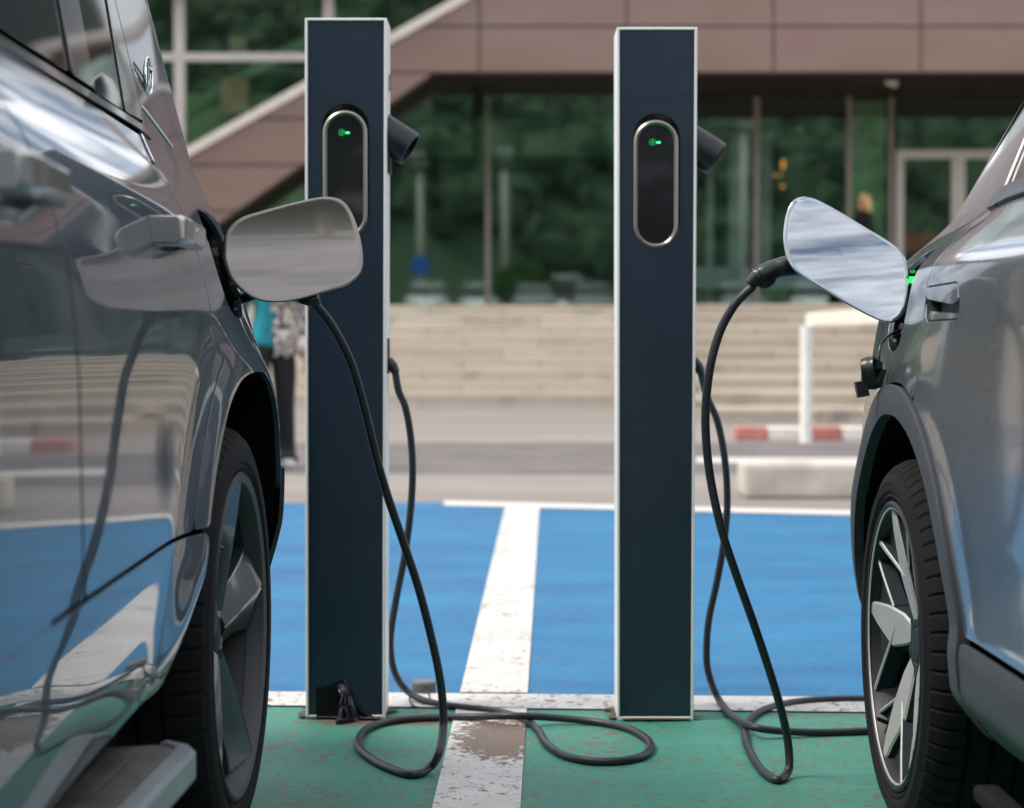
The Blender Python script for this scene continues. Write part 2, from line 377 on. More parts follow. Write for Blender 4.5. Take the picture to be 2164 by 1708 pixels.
# ------------------------------------------------------------------ wheels
def lathe(prof, n, fr=None):
    """profile [(x, r)] turned about the X axis; fr(i, k) changes the radius"""
    V = []; Fc = []; N = len(prof)
    for k in range(n):
        a = 2*PI*k/n
        for i, (x, r) in enumerate(prof):
            rr = r+(fr(i, k) if fr else 0); V.append((x, rr*math.cos(a), rr*math.sin(a)))
    for k in range(n):
        k2 = (k+1) % n
        for i in range(N-1): Fc.append((k*N+i, k2*N+i, k2*N+i+1, k*N+i+1))
    return V, Fc
def blade(mb, stations, ang, depth, mi_face=0, mi_side=1, cham=.006):
    """a spoke: stations (r, left, right, x_left, x_right); chamfered edges, real depth"""
    ca, sa = math.cos(ang), math.sin(ang); V = []; n = len(stations)
    def pt(x, r, s): return (x, r*ca-s*sa, r*sa+s*ca)
    for (r, l, rt, xl, xr) in stations:
        c = min(cham, (rt-l)*.3)
        V += [pt(xl-depth, r, l-.004), pt(xl-c, r, l), pt(xl, r, l+c), pt(xr, r, rt-c), pt(xr-c, r, rt), pt(xr-depth, r, rt+.004)]
    Fq = []; Fs = []
    for i in range(n-1):
        for j in range(5):
            q = (i*6+j, (i+1)*6+j, (i+1)*6+j+1, i*6+j+1)
            (Fq if j in (1, 2, 3) else Fs).append(q)
    Fs += [tuple(range(6)), tuple(range((n-1)*6, n*6))[::-1]]
    k = len(mb.v); mb.v += V
    mb.f += [tuple(i+k for i in f) for f in Fq]; mb.m += [mi_face]*len(Fq)
    mb.f += [tuple(i+k for i in f) for f in Fs]; mb.m += [mi_side]*len(Fs)
def make_wheel(style, R, r, parent, spin):
    w = .235
    tp = [(-.004, r-.004), (.001, r+.003), (.005, r+.008), (.003, r+.013), (.007, r+.018), (.008, r+(R-r)*.45), (.004, R-.034), (.001, R-.029), (-.001, R-.022), (-.012, R-.011), (-.030, R-.002)]
    grooves = set()
    x = -.026
    for c in range(4):
        x -= .033; tp += [(x, R+.001), (x-.001, R-.008), (x-.009, R-.008), (x-.010, R+.001)]; x -= .010
        grooves.update({len(tp)-3, len(tp)-2})
    tp += [(-w+.016, R-.001), (-w, R-.010), (-w-.012, R-.03), (-w-.010, r+.02), (-w, r-.004)]
    nseg = 448
    def fr(i, k):
        if 8 <= i <= len(tp)-4 and i not in grooves:
            ph = (k+i//4*3) % 7
            if ph == 0: return -.0045 if i < 11 or i > len(tp)-8 else -.003
        return 0
    V, Fc = lathe(tp, nseg, fr)
    wheel = empty('wheel', parent=parent)
    ty = autosmooth(mesh('tyre', V, Fc, M['rubber'], wheel), 24)
    # rim barrel with rolled lip
    rp = [(-.012, r-.006), (.002, r-.001), (.006, r-.006), (.004, r-.012), (-.006, r-.016), (-.020, r-.024), (-.09, r-.036), (-.20, r-.030), (-.20, r-.002)]
    V, Fc = lathe(rp, 96)
    rim = autosmooth(mesh('rim', V, Fc, M['rim_barrel'], wheel), 30)
    V, Fc = lathe([(-.150, .02), (-.150, r-.032), (-.156, r-.030)], 64); mesh('backplate', V, Fc, M['void'], wheel)
    V, Fc = lathe([(-.082, .06), (-.082, r*.62), (-.100, r*.62), (-.100, .06)], 64); autosmooth(mesh('brake_disc', V, Fc, M['brake'], wheel))
    mb = MB(); hubx = -.052
    ns = 5
    def fx(q, lip=-.004): return lip+(hubx-lip)*(1-q)**1.3
    if style == 'two_tone':
        def pol(q, a_): return (r*q*math.cos(a_), r*q*math.sin(a_))
        def bar(p, q_, w0, w1, xo, mi, dep=.03):        # straight bar between two points of the wheel face
            d = Vector((q_[0]-p[0], q_[1]-p[1])); n_ = Vector((-d.y, d.x)).normalized(); V = []
            for t in (0, .33, .66, 1):
                c_ = Vector(p)+d*t; w_ = (w0+(w1-w0)*t)*.5; x = fx(min(1, c_.length/r))+xo; ch = .0025
                for o_, xx in ((-w_-.002, x-dep), (-w_, x-ch), (-w_+ch, x), (w_-ch, x), (w_, x-ch), (w_+.002, x-dep)): V.append((xx, c_.x+n_.x*o_, c_.y+n_.y*o_))
            Fq = [(i_*6+k_, (i_+1)*6+k_, (i_+1)*6+k_+1, i_*6+k_+1) for i_ in range(3) for k_ in range(5)]
            mb.add(V, [f for i_, f in enumerate(Fq) if i_ % 5 in (1, 2, 3)], mi); mb.add(V, [f for i_, f in enumerate(Fq) if i_ % 5 in (0, 4)]+[tuple(range(6)), tuple(range(18, 24))[::-1]], 1)
        for k in range(ns):
            a = spin+2*PI*k/ns
            st = [(r*q, l*r, t*r, fx(q)+.002, fx(q)+.002-dd) for q, l, t, dd in ((.12, -.11, .01, 0), (.30, -.16, .070, .002), (.52, -.165, .130, .003), (.62, -.16, .10, .003), (.80, -.14, .035, .001), (.97, -.115, -.03, 0))]
            blade(mb, st, a, .05, 0, 1, .004)
            # dark body of the spoke beside the blade
            st = [(r*q, l*r, t*r, fx(q)-.010, fx(q)-.022) for q, l, t in ((.14, .0, .08), (.35, .0, .13), (.60, .0, .17), (.97, -.06, .20))]
            blade(mb, st, a, .035, 1, 1, .003)
            # thin bright arm forking off to the rim, dark facet between
            p_ = pol(.47, a-.04); q_ = pol(.965, a+math.radians(33)); bar(p_, q_, .008, .012, .001, 0, .035)
            pr = pol(.965, a+.0)
            V = []
            for (yy, zz), q2 in ((p_, .47), (q_, .965), (pol(.965, a+math.radians(16)), .965), (pr, .965)): V.append((fx(q2)-.014, yy, zz))
            mb.add(V+[(v[0]-.03, v[1], v[2]) for v in V], [(0, 1, 2, 3), (7, 6, 5, 4), (0, 4, 5, 1), (3, 7, 4, 0), (1, 5, 6, 2), (2, 6, 7, 3)], 1)
            # second shorter arm on the other side
            bar(pol(.55, a-.30), pol(.965, a-.50), .008, .009, -.003, 0, .03)
            V = [(fx(.55)-.018, *pol(.50, a-.22)), (fx(.965)-.014, *pol(.965, a-.50)), (fx(.965)-.014, *pol(.965, a-.30)), (fx(.965)-.012, *pol(.965, a-.12))]
            mb.add(V+[(v[0]-.03, v[1], v[2]) for v in V], [(0, 1, 2, 3), (7, 6, 5, 4), (0, 4, 5, 1), (3, 7, 4, 0), (1, 5, 6, 2), (2, 6, 7, 3)], 1)
        V, Fc = lathe([(.001, r-.011), (.003, r-.013), (.002, r-.0160), (.0, r-.0165)], 96); mb.add(V, Fc, 0)
        sp = mb.build('spokes', [M['machined'], M['alloy_dark']], wheel)
    else:
        for k in range(ns):
            a = spin+2*PI*k/ns
            for sgn in (-1, 1):
                st = []
                for q, inner, outer in ((.15, .0, .20), (.35, .0, .17), (.55, .0, .19), (.75, .0, .24), (.90, .0, .31), (.965, .0, .36)):
                    lo, hi = (inner, outer) if sgn > 0 else (-outer, -inner)
                    ridge = fx(q, -.010)+.012; edge = fx(q, -.010)-.012
                    st.append((r*q, lo*r, hi*r, ridge if sgn > 0 else edge, edge if sgn > 0 else ridge))
                blade(mb, st, a, .05, 0, 1, .003)
        V, Fc = lathe([(.004, r-.006), (.006, r-.010), (.002, r-.020), (-.014, r-.026), (-.03, r-.028)], 96); mb.add(V, Fc, 2)
        sp = mb.build('spokes', [M['alloy_gun'], M['alloy_dark'], M['rim_lip']], wheel)
    autosmooth(sp, 20)
    V, Fc = lathe([(-.10, .085), (hubx+.004, .075), (hubx+.012, .062), (hubx+.012, .036)], 48)
    mb = MB(); mb.add(V, Fc)
    autosmooth(mb.build('hub', M['alloy_dark'] if style == 'two_tone' else M['alloy_gun'], wheel), 30)
    V, Fc = lathe([(hubx+.006, .036), (hubx+.012, .033), (hubx+.014, .028), (hubx+.014, .0005)], 40)
    autosmooth(mesh('hub_cap', V, Fc, M['alloy_dark'], wheel), 30)
    for k in range(5):
        a = spin+2*PI*(k+.5)/5; mb = MB()
        bm = bmesh.new(); bmesh.ops.create_cone(bm, cap_ends=True, segments=6, radius1=.010, radius2=.009, depth=.02)
        for v in bm.verts: v.co = Vector((hubx+.002+v.co.z, v.co.x+.054*math.cos(a), v.co.y+.054*math.sin(a)))
        mb.bm(bm); mb.build('wheel_nut', M['alloy_dark'], wheel)
    mb = MB(); a = spin+.9; mb.tube([(-.02, (r-.03)*math.cos(a), (r-.03)*math.sin(a)), (.004, (r-.045)*math.cos(a), (r-.045)*math.sin(a))], .004, 8)
    mb.build('valve', M['plug'], wheel)
    return wheel

# ------------------------------------------------------------------ cars
def smooth_poly(pts, per=6): return [(p.x, p.y) for p in spline([(x, y, 0) for x, y in pts], per)]
class Car:
    def __init__(s, name, label, Xw, Yw, yaw, sgn, R, r, style, tab, zr, arch, flare, W, spin, paintm, tr=.45, ra=.45, rake=.25, sz=.018, fc=.0, fw=.07):
        s.fc = fc; s.fw = fw
        s.sz = sz; s.sgn = sgn; s.R = R; s.W = W; s.b = W/2; s.ra = ra; s.tr = tr; s.rake = rake; s.zr = zr; s.flare = flare; s.paint = paintm
        s.root = empty(name, (Xw, Yw, 0), -yaw, label, 'car')
        # profile table, blurred so that creases round over
        zs = np.arange(.1, 1.9, .004); ls = np.arange(-4.2, 1.2, .02)
        keys = sorted(tab); K_ = np.array([tab[k] for k in keys])                    # stations x knots x (z, o)
        kl = np.exp(-.5*(np.arange(-24, 25)*.02/.15)**2); kl /= kl.sum()
        D = [[np.convolve(np.pad(np.interp(ls, keys, K_[:, q, c_]), 24, 'edge'), kl, 'valid') for c_ in (0, 1)] for q in range(K_.shape[1])]
        D = np.array(D)
        T = np.array([np.interp(zs, D[:, 0, i_], D[:, 1, i_]) for i_ in range(len(ls))])
        kz = np.exp(-.5*(np.arange(-15, 16)*.004/s.sz)**2); kz /= kz.sum()
        T = np.apply_along_axis(lambda a: np.convolve(np.pad(a, 15, 'edge'), kz, 'valid'), 1, T)
        s.T = T; s.zs = zs; s.ls = ls; s.arch = arch
        s.tmax = tr+1.0; s.tfront = -3.45
    def prof(s, l, z):
        i = np.clip((l-s.ls[0])/.02, 0, len(s.ls)-1.001); j = np.clip((z-s.zs[0])/.004, 0, len(s.zs)-1.001)
        i0 = i.astype(int); j0 = j.astype(int); fi = i-i0; fj = j-j0; T = s.T
        return (T[i0, j0]*(1-fi)*(1-fj)+T[i0+1, j0]*fi*(1-fj)+T[i0, j0+1]*(1-fi)*fj+T[i0+1, j0+1]*fi*fj)
    def sda(s, t, z): return sd_poly(t, z, s.arch)
    def fn(s, off=0.0, far=False, raw=False):
        def f(t, z):
            t = np.asarray(t, float); z = np.asarray(z, float)
            th = np.clip((t-s.tr)/1.0, 0, 1)*PI/2; tf = np.clip((s.tfront-t)/1.0, 0, 1)*PI/2
            l = np.clip(t, s.tfront, s.tr)+s.ra*np.sin(th)-.5*np.sin(tf)
            o = -s.b*(1-np.cos(th))-s.b*(1-np.cos(tf))
            nx = np.cos(th)*np.cos(tf)*1.0; ny = np.sin(th)*1.0-np.sin(tf)
            # true normal of the plan ellipse
            nx = np.where(th > 0, np.cos(th)*s.ra/ (np.hypot(np.cos(th)*s.ra, np.sin(th)*s.b)+1e-9), nx)
            ny = np.where(th > 0, np.sin(th)*s.b/(np.hypot(np.cos(th)*s.ra, np.sin(th)*s.b)+1e-9), ny)
            p = s.prof(np.minimum(t, s.tr), z)
            d = s.sda(np.clip(t, -1.5, 1.2), z)
            p = p+s.flare*np.exp(-((np.maximum(d, 0)-s.fc)/s.fw)**2)*np.clip((z-.36)/.18, 0, 1)+off
            rk = s.rake*np.maximum(z-s.zr, 0)*np.clip((t-(s.tr-.55))/.6, 0, 1)
            rk2 = .9*np.maximum(z-s.zr, 0)*np.clip((-1.2-t)/1.0, 0, 1)*0
            o = o+nx*p; l = l+ny*np.minimum(p, .05)-rk+rk2
            if far: o = -s.W-o
            return np.stack([s.sgn*o, l, z], 1)
        return f
    def panel(s, name, sdf, mat, off=0.0, parent=None, thick=.010, t0=-1.45, t1=None, z0=.2, z1=1.3, du=.0125, dv=.0125, far=False, smooth=True, label=None):
        t1 = s.tmax if t1 is None else t1
        us = np.arange(t0, t1+du*.5, du); vs = np.arange(z0, z1+dv*.5, dv)
        fl = (s.sgn < 0) != far
        A, Fc = surf(None, us, vs, sdf, flip=fl)
        if not Fc: return None
        o = skin_panel(name, lambda d: s.fn(off+d, far), A, Fc, thick, mat, parent or s.root, fl)
        if label: o['label'] = label
        return o
    def pt(s, l, z, off=0.0):       # local point on the side
        return Vector(s.fn(off)(np.array([l]), np.array([z]))[0])
    def local(s, w): return s.root.matrix_world_inv @ Vector(w)
def inv_root(c):
    bpy.context.view_layer.update(); c.root_inv = c.root.matrix_world.inverted()

def finish_shell(c, zbelt, ztop, tws=-2.3, low=.25):
    """what closes the car: dark inner skin, far side, roof, bonnet, floor, wheel wells"""
    A = c.arch
    sd = lambda t, z: np.maximum(-(c.sda(t, z)-.012), z-1e9)
    c.panel('inner_shell', sd, M['void'], off=-.028, thick=0, t0=-1.6, z0=low, z1=ztop-.01, du=.05, dv=.03)
    # forward body, out of the picture but seen in reflections
    fw = c.panel('front_side', lambda t, z: np.maximum(-sd_ell(t, z, -2.85, c.R, .46, .46), np.maximum(z-zbelt, t+1.455)), c.paint, t0=-4.45, t1=-1.40, z0=low, z1=zbelt+.05, du=.04, dv=.025)
    fs = c.panel('far_side', lambda t, z: np.maximum(np.maximum(-(c.sda(t, z)), -sd_ell(t, z, -2.85, c.R, .46, .46)), z-zbelt), c.paint, t0=-4.45, z0=low, z1=zbelt+.05, du=.06, dv=.03, far=True, thick=.01)
    c.panel('far_window', lambda t, z: np.maximum(np.maximum(zbelt-z+.002, z-ztop), tws-t+(z-zbelt)*1.3), M['carglass'], t0=tws-.1, z0=zbelt-.03, z1=ztop+.03, du=.08, dv=.03, far=True, thick=0)
    c.panel('front_window', lambda t, z: np.maximum(np.maximum(zbelt-z+.03, z-ztop), np.maximum(tws-t+(z-zbelt)*1.3, t+1.43)), M['carglass'], off=-.006, t0=tws-.1, t1=-1.4, z0=zbelt-.03, z1=ztop+.03, du=.05, dv=.03, thick=0)
    f = c.fn(-.004)
    # roof
    ts = np.concatenate([np.arange(tws+(ztop-zbelt)*1.3, c.tr, .1), np.linspace(c.tr, c.tmax, 24)])
    top = f(ts, np.full(ts.shape, ztop)); n = len(ts); V = []; Fc = []; K = 9; cx = -c.b*c.sgn
    for p in top:
        for k in range(K):
            u = k/(K-1); V.append((p[0]+(2*cx-2*p[0]+0)*u, p[1], ztop+.06*math.sin(PI*u)*min(1, abs(cx-p[0])*3)))
    Fc = [(i*K+k, (i+1)*K+k, (i+1)*K+k+1, i*K+k+1) for i in range(n-1) for k in range(K-1)]
    mesh('roof', V, Fc, c.paint, c.root, True)
    # bonnet and windscreen
    ts = np.concatenate([np.linspace(-4.45, c.tfront, 16), np.arange(c.tfront+.1, tws+.01, .1)])
    top = f(ts, np.full(ts.shape, zbelt-.02)); n = len(ts); V = []
    for p in top:
        for k in range(K):
            u = k/(K-1); V.append((p[0]+(2*cx-2*p[0])*u, p[1], zbelt-.02-.12*max(0, (tws-p[1])/1.6)*math.sin(PI*u)**.3+.05*math.sin(PI*u)))
    Fc = [(i*K+k, (i+1)*K+k, (i+1)*K+k+1, i*K+k+1) for i in range(n-1) for k in range(K-1)]
    mesh('bonnet', V, Fc, c.paint, c.root, True)
    a = f(np.array([tws]), np.array([zbelt-.02]))[0]; b = f(np.array([tws+(ztop-zbelt)*1.3]), np.array([ztop]))[0]
    mesh('windscreen', [a, (2*cx-a[0], a[1], a[2]), (2*cx-b[0], b[1], b[2]), b], [(0, 1, 2, 3)], M['carglass'], c.root)
    # floor pan
    xi = -.35*c.sgn; xo = (2*cx+.35*c.sgn)
    mb = MB(); mb.box((min(xi, xo), -3.6, low), (max(xi, xo), c.tr+.3, low+.10)); mb.build('underbody', M['void'], c.root)
    # wheel well: the arch outline carried inwards
    for name, far in (('wheel_well', False), ('wheel_well', True)):
        P_ = [q for q in A if q[1] > .22]; V = []; Fc = []; K = 3
        f0 = c.fn(-.012, far)
        e = f0(np.array([p[0] for p in P_]), np.array([p[1] for p in P_]))
        sg = -c.sgn if not far else c.sgn
        for p in e: V += [tuple(p), (p[0]+sg*.36, p[1], p[2])]
        m = len(P_)
        Fc = [(2*i, 2*((i+1) % m), 2*((i+1) % m)+1, 2*i+1) for i in range(m-1)]
        Fc.append(tuple(2*i+1 for i in range(m)))
        o = mesh(name, V, Fc, M['void'], c.root, False)
def add_wheels(c, r, style, spin, base=-2.85):
    flip = c.sgn < 0
    w = make_wheel(style, c.R, r, c.root, spin); w.location = (0, 0, c.R); w.rotation_euler = (0, 0, PI if flip else 0)
    for l, far in ((base, False), (0, True), (base, True)):
        k = copy_tree(w, c.root); k.location = (-c.sgn*(c.W if far else 0), l, c.R); k.rotation_euler = (0, 0, (PI if flip else 0)+(PI if far else 0))

# --- the dark car on the left
archL = smooth_poly([(-.70, .38), (-.68, .392), (-.57, .444), (-.50, .497), (-.43, .544), (-.39, .593), (-.346, .646), (-.28, .707), (-.165, .785), (-.06, .824), (.04, .842), (.197, .849), (.30, .842), (.38, .81), (.417, .757), (.432, .69), (.438, .60), (.44, .45), (.44, .38)], 5)+[(.44, .1), (-.70, .1)]
def stL(b, up):   # one station: lower body offset b, then the upper part
    return [(.25, b-.050), (.40, b-.004), (.48, b+.005), (.57, b+.007), (.65, b+.006), (.75, b+.004)]+up
UA = [(1.12, -.010), (1.165, -.030), (1.20, -.062), (1.235, -.094), (1.28, -.112), (1.30, -.117), (1.70, -.235)]
UB = [(1.09, -.062), (1.13, -.078), (1.17, -.100), (1.205, -.122), (1.25, -.142), (1.30, -.158), (1.70, -.262)]
def upL(l, b):
    k = min(1, max(0, (l+1.6)/1.55)); return stL(b, [(.88-.02*k, b+.002), (1.01-.03*k, b-.010)]+[(p[0]+(q[0]-p[0])*k, p[1]+(q[1]-p[1])*k) for p, q in zip(UA, UB)])
tabL = {**{l: upL(l, b) for l, b in ((-2.3, .088), (-1.6, .046), (-1.3, .027), (-.9, .005), (-.55, -.014), (-.35, -.021), (-.05, -.022))},
        .50: [(.25, -.07), (.42, -.045), (.50, -.030), (.57, -.020), (.65, -.016), (.75, -.018), (.86, -.028), (.95, -.058), (1.05, -.088), (1.12, -.108), (1.16, -.126), (1.20, -.147), (1.254, -.172), (1.30, -.182), (1.70, -.27)]}
L = Car('dark_suv', 'dark grey glossy car with brown filler flap open and silver edged side step', -.49, 3.56, math.radians(1.65), 1, .379, .295, 'plain', tabL, 1.30, archL, .029, 1.94, 0, M['paint_dark'], sz=.014)
flapholeL = [(-.0, 0)]
def build_left():
    c = L; g = .0030
    T = lambda poly: (lambda t, z: sd_poly(t, z, poly))
    ring = lambda t, z: c.sda(t, z)-.058
    door = [(-1.262, .607), (-.2, .607), (-.105, .80), (-.098, 1.0), (-.105, 1.11), (-.135, 1.262), (-1.262, 1.285)]
    fdoor = [(-2.3, .607), (-1.268, .607), (-1.268, 1.285), (-2.3, 1.29)]
    hole = smooth_poly([(.125, 1.06), (.15, 1.135), (.22, 1.155), (.34, 1.15), (.405, 1.12), (.42, 1.05), (.40, .985), (.33, .955), (.20, .958), (.145, .985), (.125, 1.06)], 5)[:-1]
    dr = c.panel('rear_door', lambda t, z: np.maximum(sd_poly(t, z, door), -ring(t, z))+g, c.paint)
    rear = [(-.095, .66), (-.095, 1.11), (-.13, 1.27), (-.03, 1.30), (-.0, 1.50), (.05, 1.68), (1.46, 1.68), (1.46, .66)]
    c.panel('quarter_panel', lambda t, z: np.maximum(np.maximum(np.minimum(sd_poly(t, z, rear), np.maximum(ring(t, z), .607-z+g)), -c.sda(t, z)), np.maximum(-T(hole)(t, z), np.maximum(-sd_poly(t, z, rearglass), -rrectL(t, z))))+g*.6, c.paint, z1=1.7)
    c.panel('rear_window', lambda t, z: sd_poly(t, z, rearglass)+g, M['carglass'], off=-.006, z0=1.2, z1=1.7, t0=.6)
    c.panel('rear_light', lambda t, z: rrectL(t, z)+g, simple('lamp_red', (.25, .01, .01), .1, coat=1), off=-.001, z0=.8, z1=1.3, t0=.5)
    c.panel('rear_bumper', lambda t, z: np.maximum(np.maximum(z-.655, .475-t), .27-z), M['blackplastic'], off=.012, t0=.4, z0=.25, z1=.7)
    c.panel('front_door', lambda t, z: T(fdoor)(t, z)+g, c.paint, t0=-2.3, t1=-1.2, du=.02)
    # lower rocker panel
    rock = [(-2.3, .40), (-.40, .40), (-.40, .606), (-2.3, .606)]
    c.panel('rocker_panel', lambda t, z: np.maximum(T(rock)(t, z), -c.sda(t, z))+g, c.paint, off=.002, t0=-2.3, t1=-.3, z0=.36, z1=.65)
    # mouldings and glass
    belt = [(-2.3, 1.292), (-.13, 1.271), (-.035, 1.264), (-.03, 1.276), (-.12, 1.284), (-2.3, 1.306)]
    c.panel('belt_moulding', lambda t, z: T(belt)(t, z), M['glossblack'], off=.004, t0=-2.3, t1=0, z0=1.24, z1=1.34, dv=.004)
    win = [(-1.22, 1.315), (-.60, 1.305), (-.42, 1.68), (-1.22, 1.68)]
    c.panel('rear_door_window', T(win), M['carglass'], off=-.004, t0=-1.3, t1=0, z0=1.28, z1=1.7, du=.02, dv=.02)
    win = [(-2.25, 1.318), (-1.30, 1.315), (-1.30, 1.68), (-1.8, 1.68)]
    c.panel('front_door_window', T(win), M['carglass'], off=-.004, t0=-2.3, t1=-1.2, z0=1.28, z1=1.7, du=.02, dv=.02)
    pil = [(-.595, 1.303), (-.445, 1.300), (-.28, 1.68), (-.415, 1.68)]
    c.panel('door_pillar', T(pil), M['glossblack'], off=.001, t0=-.7, t1=0, z0=1.28, z1=1.7, du=.01)
    q = [(-.44, 1.298), (-.215, 1.294), (-.10, 1.50), (-.02, 1.68), (-.27, 1.68)]
    c.panel('quarter_window', T(q), M['carglass'], off=-.003, t0=-.5, t1=.1, z0=1.27, z1=1.7, du=.01)
    q = [(-.207, 1.292), (-.037, 1.296), (-.007, 1.50), (.04, 1.68), (-.012, 1.68), (-.092, 1.50)]
    c.panel('pillar_cover', T(q), M['glossblack'], off=.0, t0=-.3, t1=.1, z0=1.27, z1=1.7, du=.01)
    # bright strip running down the pillar
    mb = MB(); mb.tube([c.pt(-.02+.25*k/6, 1.322-.045*k/6, .001) for k in range(7)], .003, 8); mb.build('chrome_strip', M['alu'], c.root, True)
    mb = MB(); mb.tube([c.pt(-.135+.01*k/6, 1.262-.05*k/6, .0015) for k in range(7)], .003, 8); mb.build('chrome_tip', M['chrome'], c.root, True)
    # round badge on the pillar
    b0 = c.pt(.115, 1.392, .004); n = (c.pt(.115, 1.392, .03)-b0).normalized()
    lx = (c.pt(.15, 1.392, .004)-c.pt(.08, 1.392, .004)).normalized(); lz = n.cross(lx) if n.cross(lx).z > 0 else -n.cross(lx)
    E = MB(); ringp = [b0+n*.003+(lx*math.cos(a)+lz*math.sin(a))*.034 for a in [2*PI*k/40 for k in range(41)]]
    E.tube(ringp, .0034, 8, 0); disc = [b0+n*.001+(lx*math.cos(2*PI*k/40)+lz*math.sin(2*PI*k/40))*.034 for k in range(40)]
    E.prism(disc, n*.003, 1)
    for pts in ([(-.022, .012), (-.010, -.018), (.0, .006)], [(.022, .012), (.010, -.018), (.0, .006)], [(-.026, .014), (.026, .014)]):
        E.tube([b0+n*.006+lx*x+lz*y for x, y in pts], .0026, 6, 0)
    autosmooth(E.build('badge', [M['chrome'], M['alloy_gun']], c.root))
    # pull handles
    for l0, par in ((-.545, dr), (-1.60, None)):
        hb = MB(); zc = 1.076
        def hp(l, z, o):
            p = c.pt(l, z); return Vector((p.x*1.0+o, l, z))
        st = []
        for l, o1, o2, h in ((l0, -.005, .046, .021), (l0+.015, -.004, .052, .022), (l0+.085, -.004, .054, .022), (l0+.10, .018, .054, .020), (l0+.23, .018, .050, .019), (l0+.25, -.004, .046, .020), (l0+.31, -.004, .034, .018), (l0+.325, -.005, .018, .014)):
            p = c.pt(l, zc); x = p.x
            st.append([(x+o1, l, zc+h), (x+o2-.006, l, zc+h), (x+o2, l, zc+h-.006), (x+o2, l, zc-h+.006), (x+o2-.006, l, zc-h), (x+o1, l, zc-h)])
        V = [q for r_ in st for q in r_]; Fc = [(i*6+k, i*6+(k+1) % 6, (i+1)*6+(k+1) % 6, (i+1)*6+k) for i in range(len(st)-1) for k in range(6)]
        Fc += [tuple(range(6))[::-1], tuple(range((len(st)-1)*6, len(st)*6))]
        hb.add(V, Fc)
        o = autosmooth(hb.build('door_handle', M['handle_grey'], par or c.root), 40); bevel(o, .002)
        if par is not None:
            kb = MB(); x = c.pt(l0+.12, zc).x; kb.tube([(x+.051, l0+.12, zc+.002), (x+.0545, l0+.12, zc+.002)], .006, 16); kb.build('lock_button', M['chrome'], o)
    # dished cup behind the handle
    # charging pocket
    pk = c.fn(-.010)(np.array([p[0] for p in hole]), np.array([p[1] for p in hole])); m = len(hole)
    V = [tuple(p) for p in pk]+[(p[0]-.07, p[1]*.9+.027, 1.055+(p[2]-1.055)*.85) for p in pk]
    Fc = [(i, (i+1) % m, m+(i+1) % m, m+i) for i in range(m)]+[tuple(range(m, 2*m))]
    port = mesh('charging_port', V, Fc, M['glossblack'], c.root, False)
    finish_shell(c, 1.285, 1.68)
    add_wheels(c, .295, 'plain', math.radians(84))
    # side step
    mb = MB(); z = .345; e = .075
    V = [(-.17, -3.0, z), (-.17, -.86, z), (.02, -.80, z), (.045, -.82, z), (.045, -3.0, z)]
    mb.prism(V, (0, 0, -.035)); b = autosmooth(mb.build('step_board', M['board_top'], c.root), 30); bevel(b, .003)
    for k in range(5):
        y0 = -.13+.032*k; mb = MB(); mb.box((y0, -2.95, z+.0005), (y0+.010, -.90, z+.004)); mb.build('step_rib', M['board_top'], b)
    mb = MB(); V = [(.020, -.797, z+.004), (.047, -.821, z+.004), (.047, -3.0, z+.004), (.080, -3.0, z-.010), (.080, -.845, z-.010), (.052, -.800, z-.006), (.024, -.777, z)]
    V = [(.020, -.799), (.0475, -.823), (.0475, -3.0), (.082, -3.0), (.082, -.850), (.066, -.812), (.026, -.780)]
    mb.prism([(x, y, z-.040) for x, y in V], (0, 0, .044)); o = autosmooth(mb.build('step_edge', M['board_edge'], b), 30); bevel(o, .006, 3)
    for l in (-.98, -1.9, -2.8): mb = MB(); mb.box((-.35, l-.03, z-.07), (.02, l+.03, z-.036)); mb.build('step_bracket', M['blackplastic'], c.root)
rearglass = [(1.02, 1.33), (1.5, 1.33), (1.5, 1.62), (1.02, 1.62)]
rrectL = lambda t, z: sd_poly(t, z, [(.80, .92), (1.1, .95), (1.1, 1.06), (.80, 1.09)])
build_left()

# --- the silver-grey car on the right
def archpoly(a, b, zc, ex=2.2, n=44, low=.1, fl=.10):
    out = []
    for k in range(n+1):
        th = PI-PI*k/n+0; x = a*np.sign(math.cos(th))*abs(math.cos(th))**(2/ex); y = b*abs(math.sin(th))**(2/ex)
        out.append((x, zc+y))
    return [(-a-fl*.35, zc-.12), (-a-fl*.12, zc-.05)]+out+[(a, low), (-a-fl, low)]
archR = archpoly(.465, .428, .345, 2.15)
tabR = {-1.3: [(.22, -.16), (.27, -.08), (.33, -.012), (.41, -.008), (.445, -.020), (.60, -.004), (.80, .003), (.93, .003), (1.02, .0), (1.042, -.012), (1.09, -.062), (1.135, -.118), (1.165, -.142), (1.20, -.150), (1.58, -.36)],
        -.30: [(.22, -.14), (.27, -.06), (.34, -.008), (.41, -.006), (.445, -.014), (.60, -.004), (.80, .002), (.92, -.001), (1.02, -.004), (1.044, -.014), (1.09, -.062), (1.135, -.118), (1.165, -.142), (1.20, -.156), (1.58, -.36)],
        .05: [(.22, -.10), (.27, -.06), (.34, -.02), (.41, -.004), (.46, -.002), (.60, .0), (.80, -.002), (.92, -.018), (1.02, -.040), (1.052, -.054), (1.09, -.098), (1.135, -.165), (1.165, -.185), (1.20, -.205), (1.58, -.38)],
        .48: [(.22, -.10), (.30, -.05), (.38, -.024), (.45, -.018), (.50, -.017), (.60, -.016), (.78, -.030), (.92, -.054), (1.0, -.070), (1.045, -.088), (1.077, -.119), (1.12, -.17), (1.16, -.215), (1.21, -.238), (1.58, -.42)]}
Rc = Car('silver_car', 'silver grey car with grey filler flap open and two tone alloy wheel', .707, 3.67, 0.0, -1, .345, .268, 'two_tone', tabR, 1.18, archR, .010, 1.86, 0, M['paint_silver'], rake=.55, fc=.03, fw=.055, sz=.010)
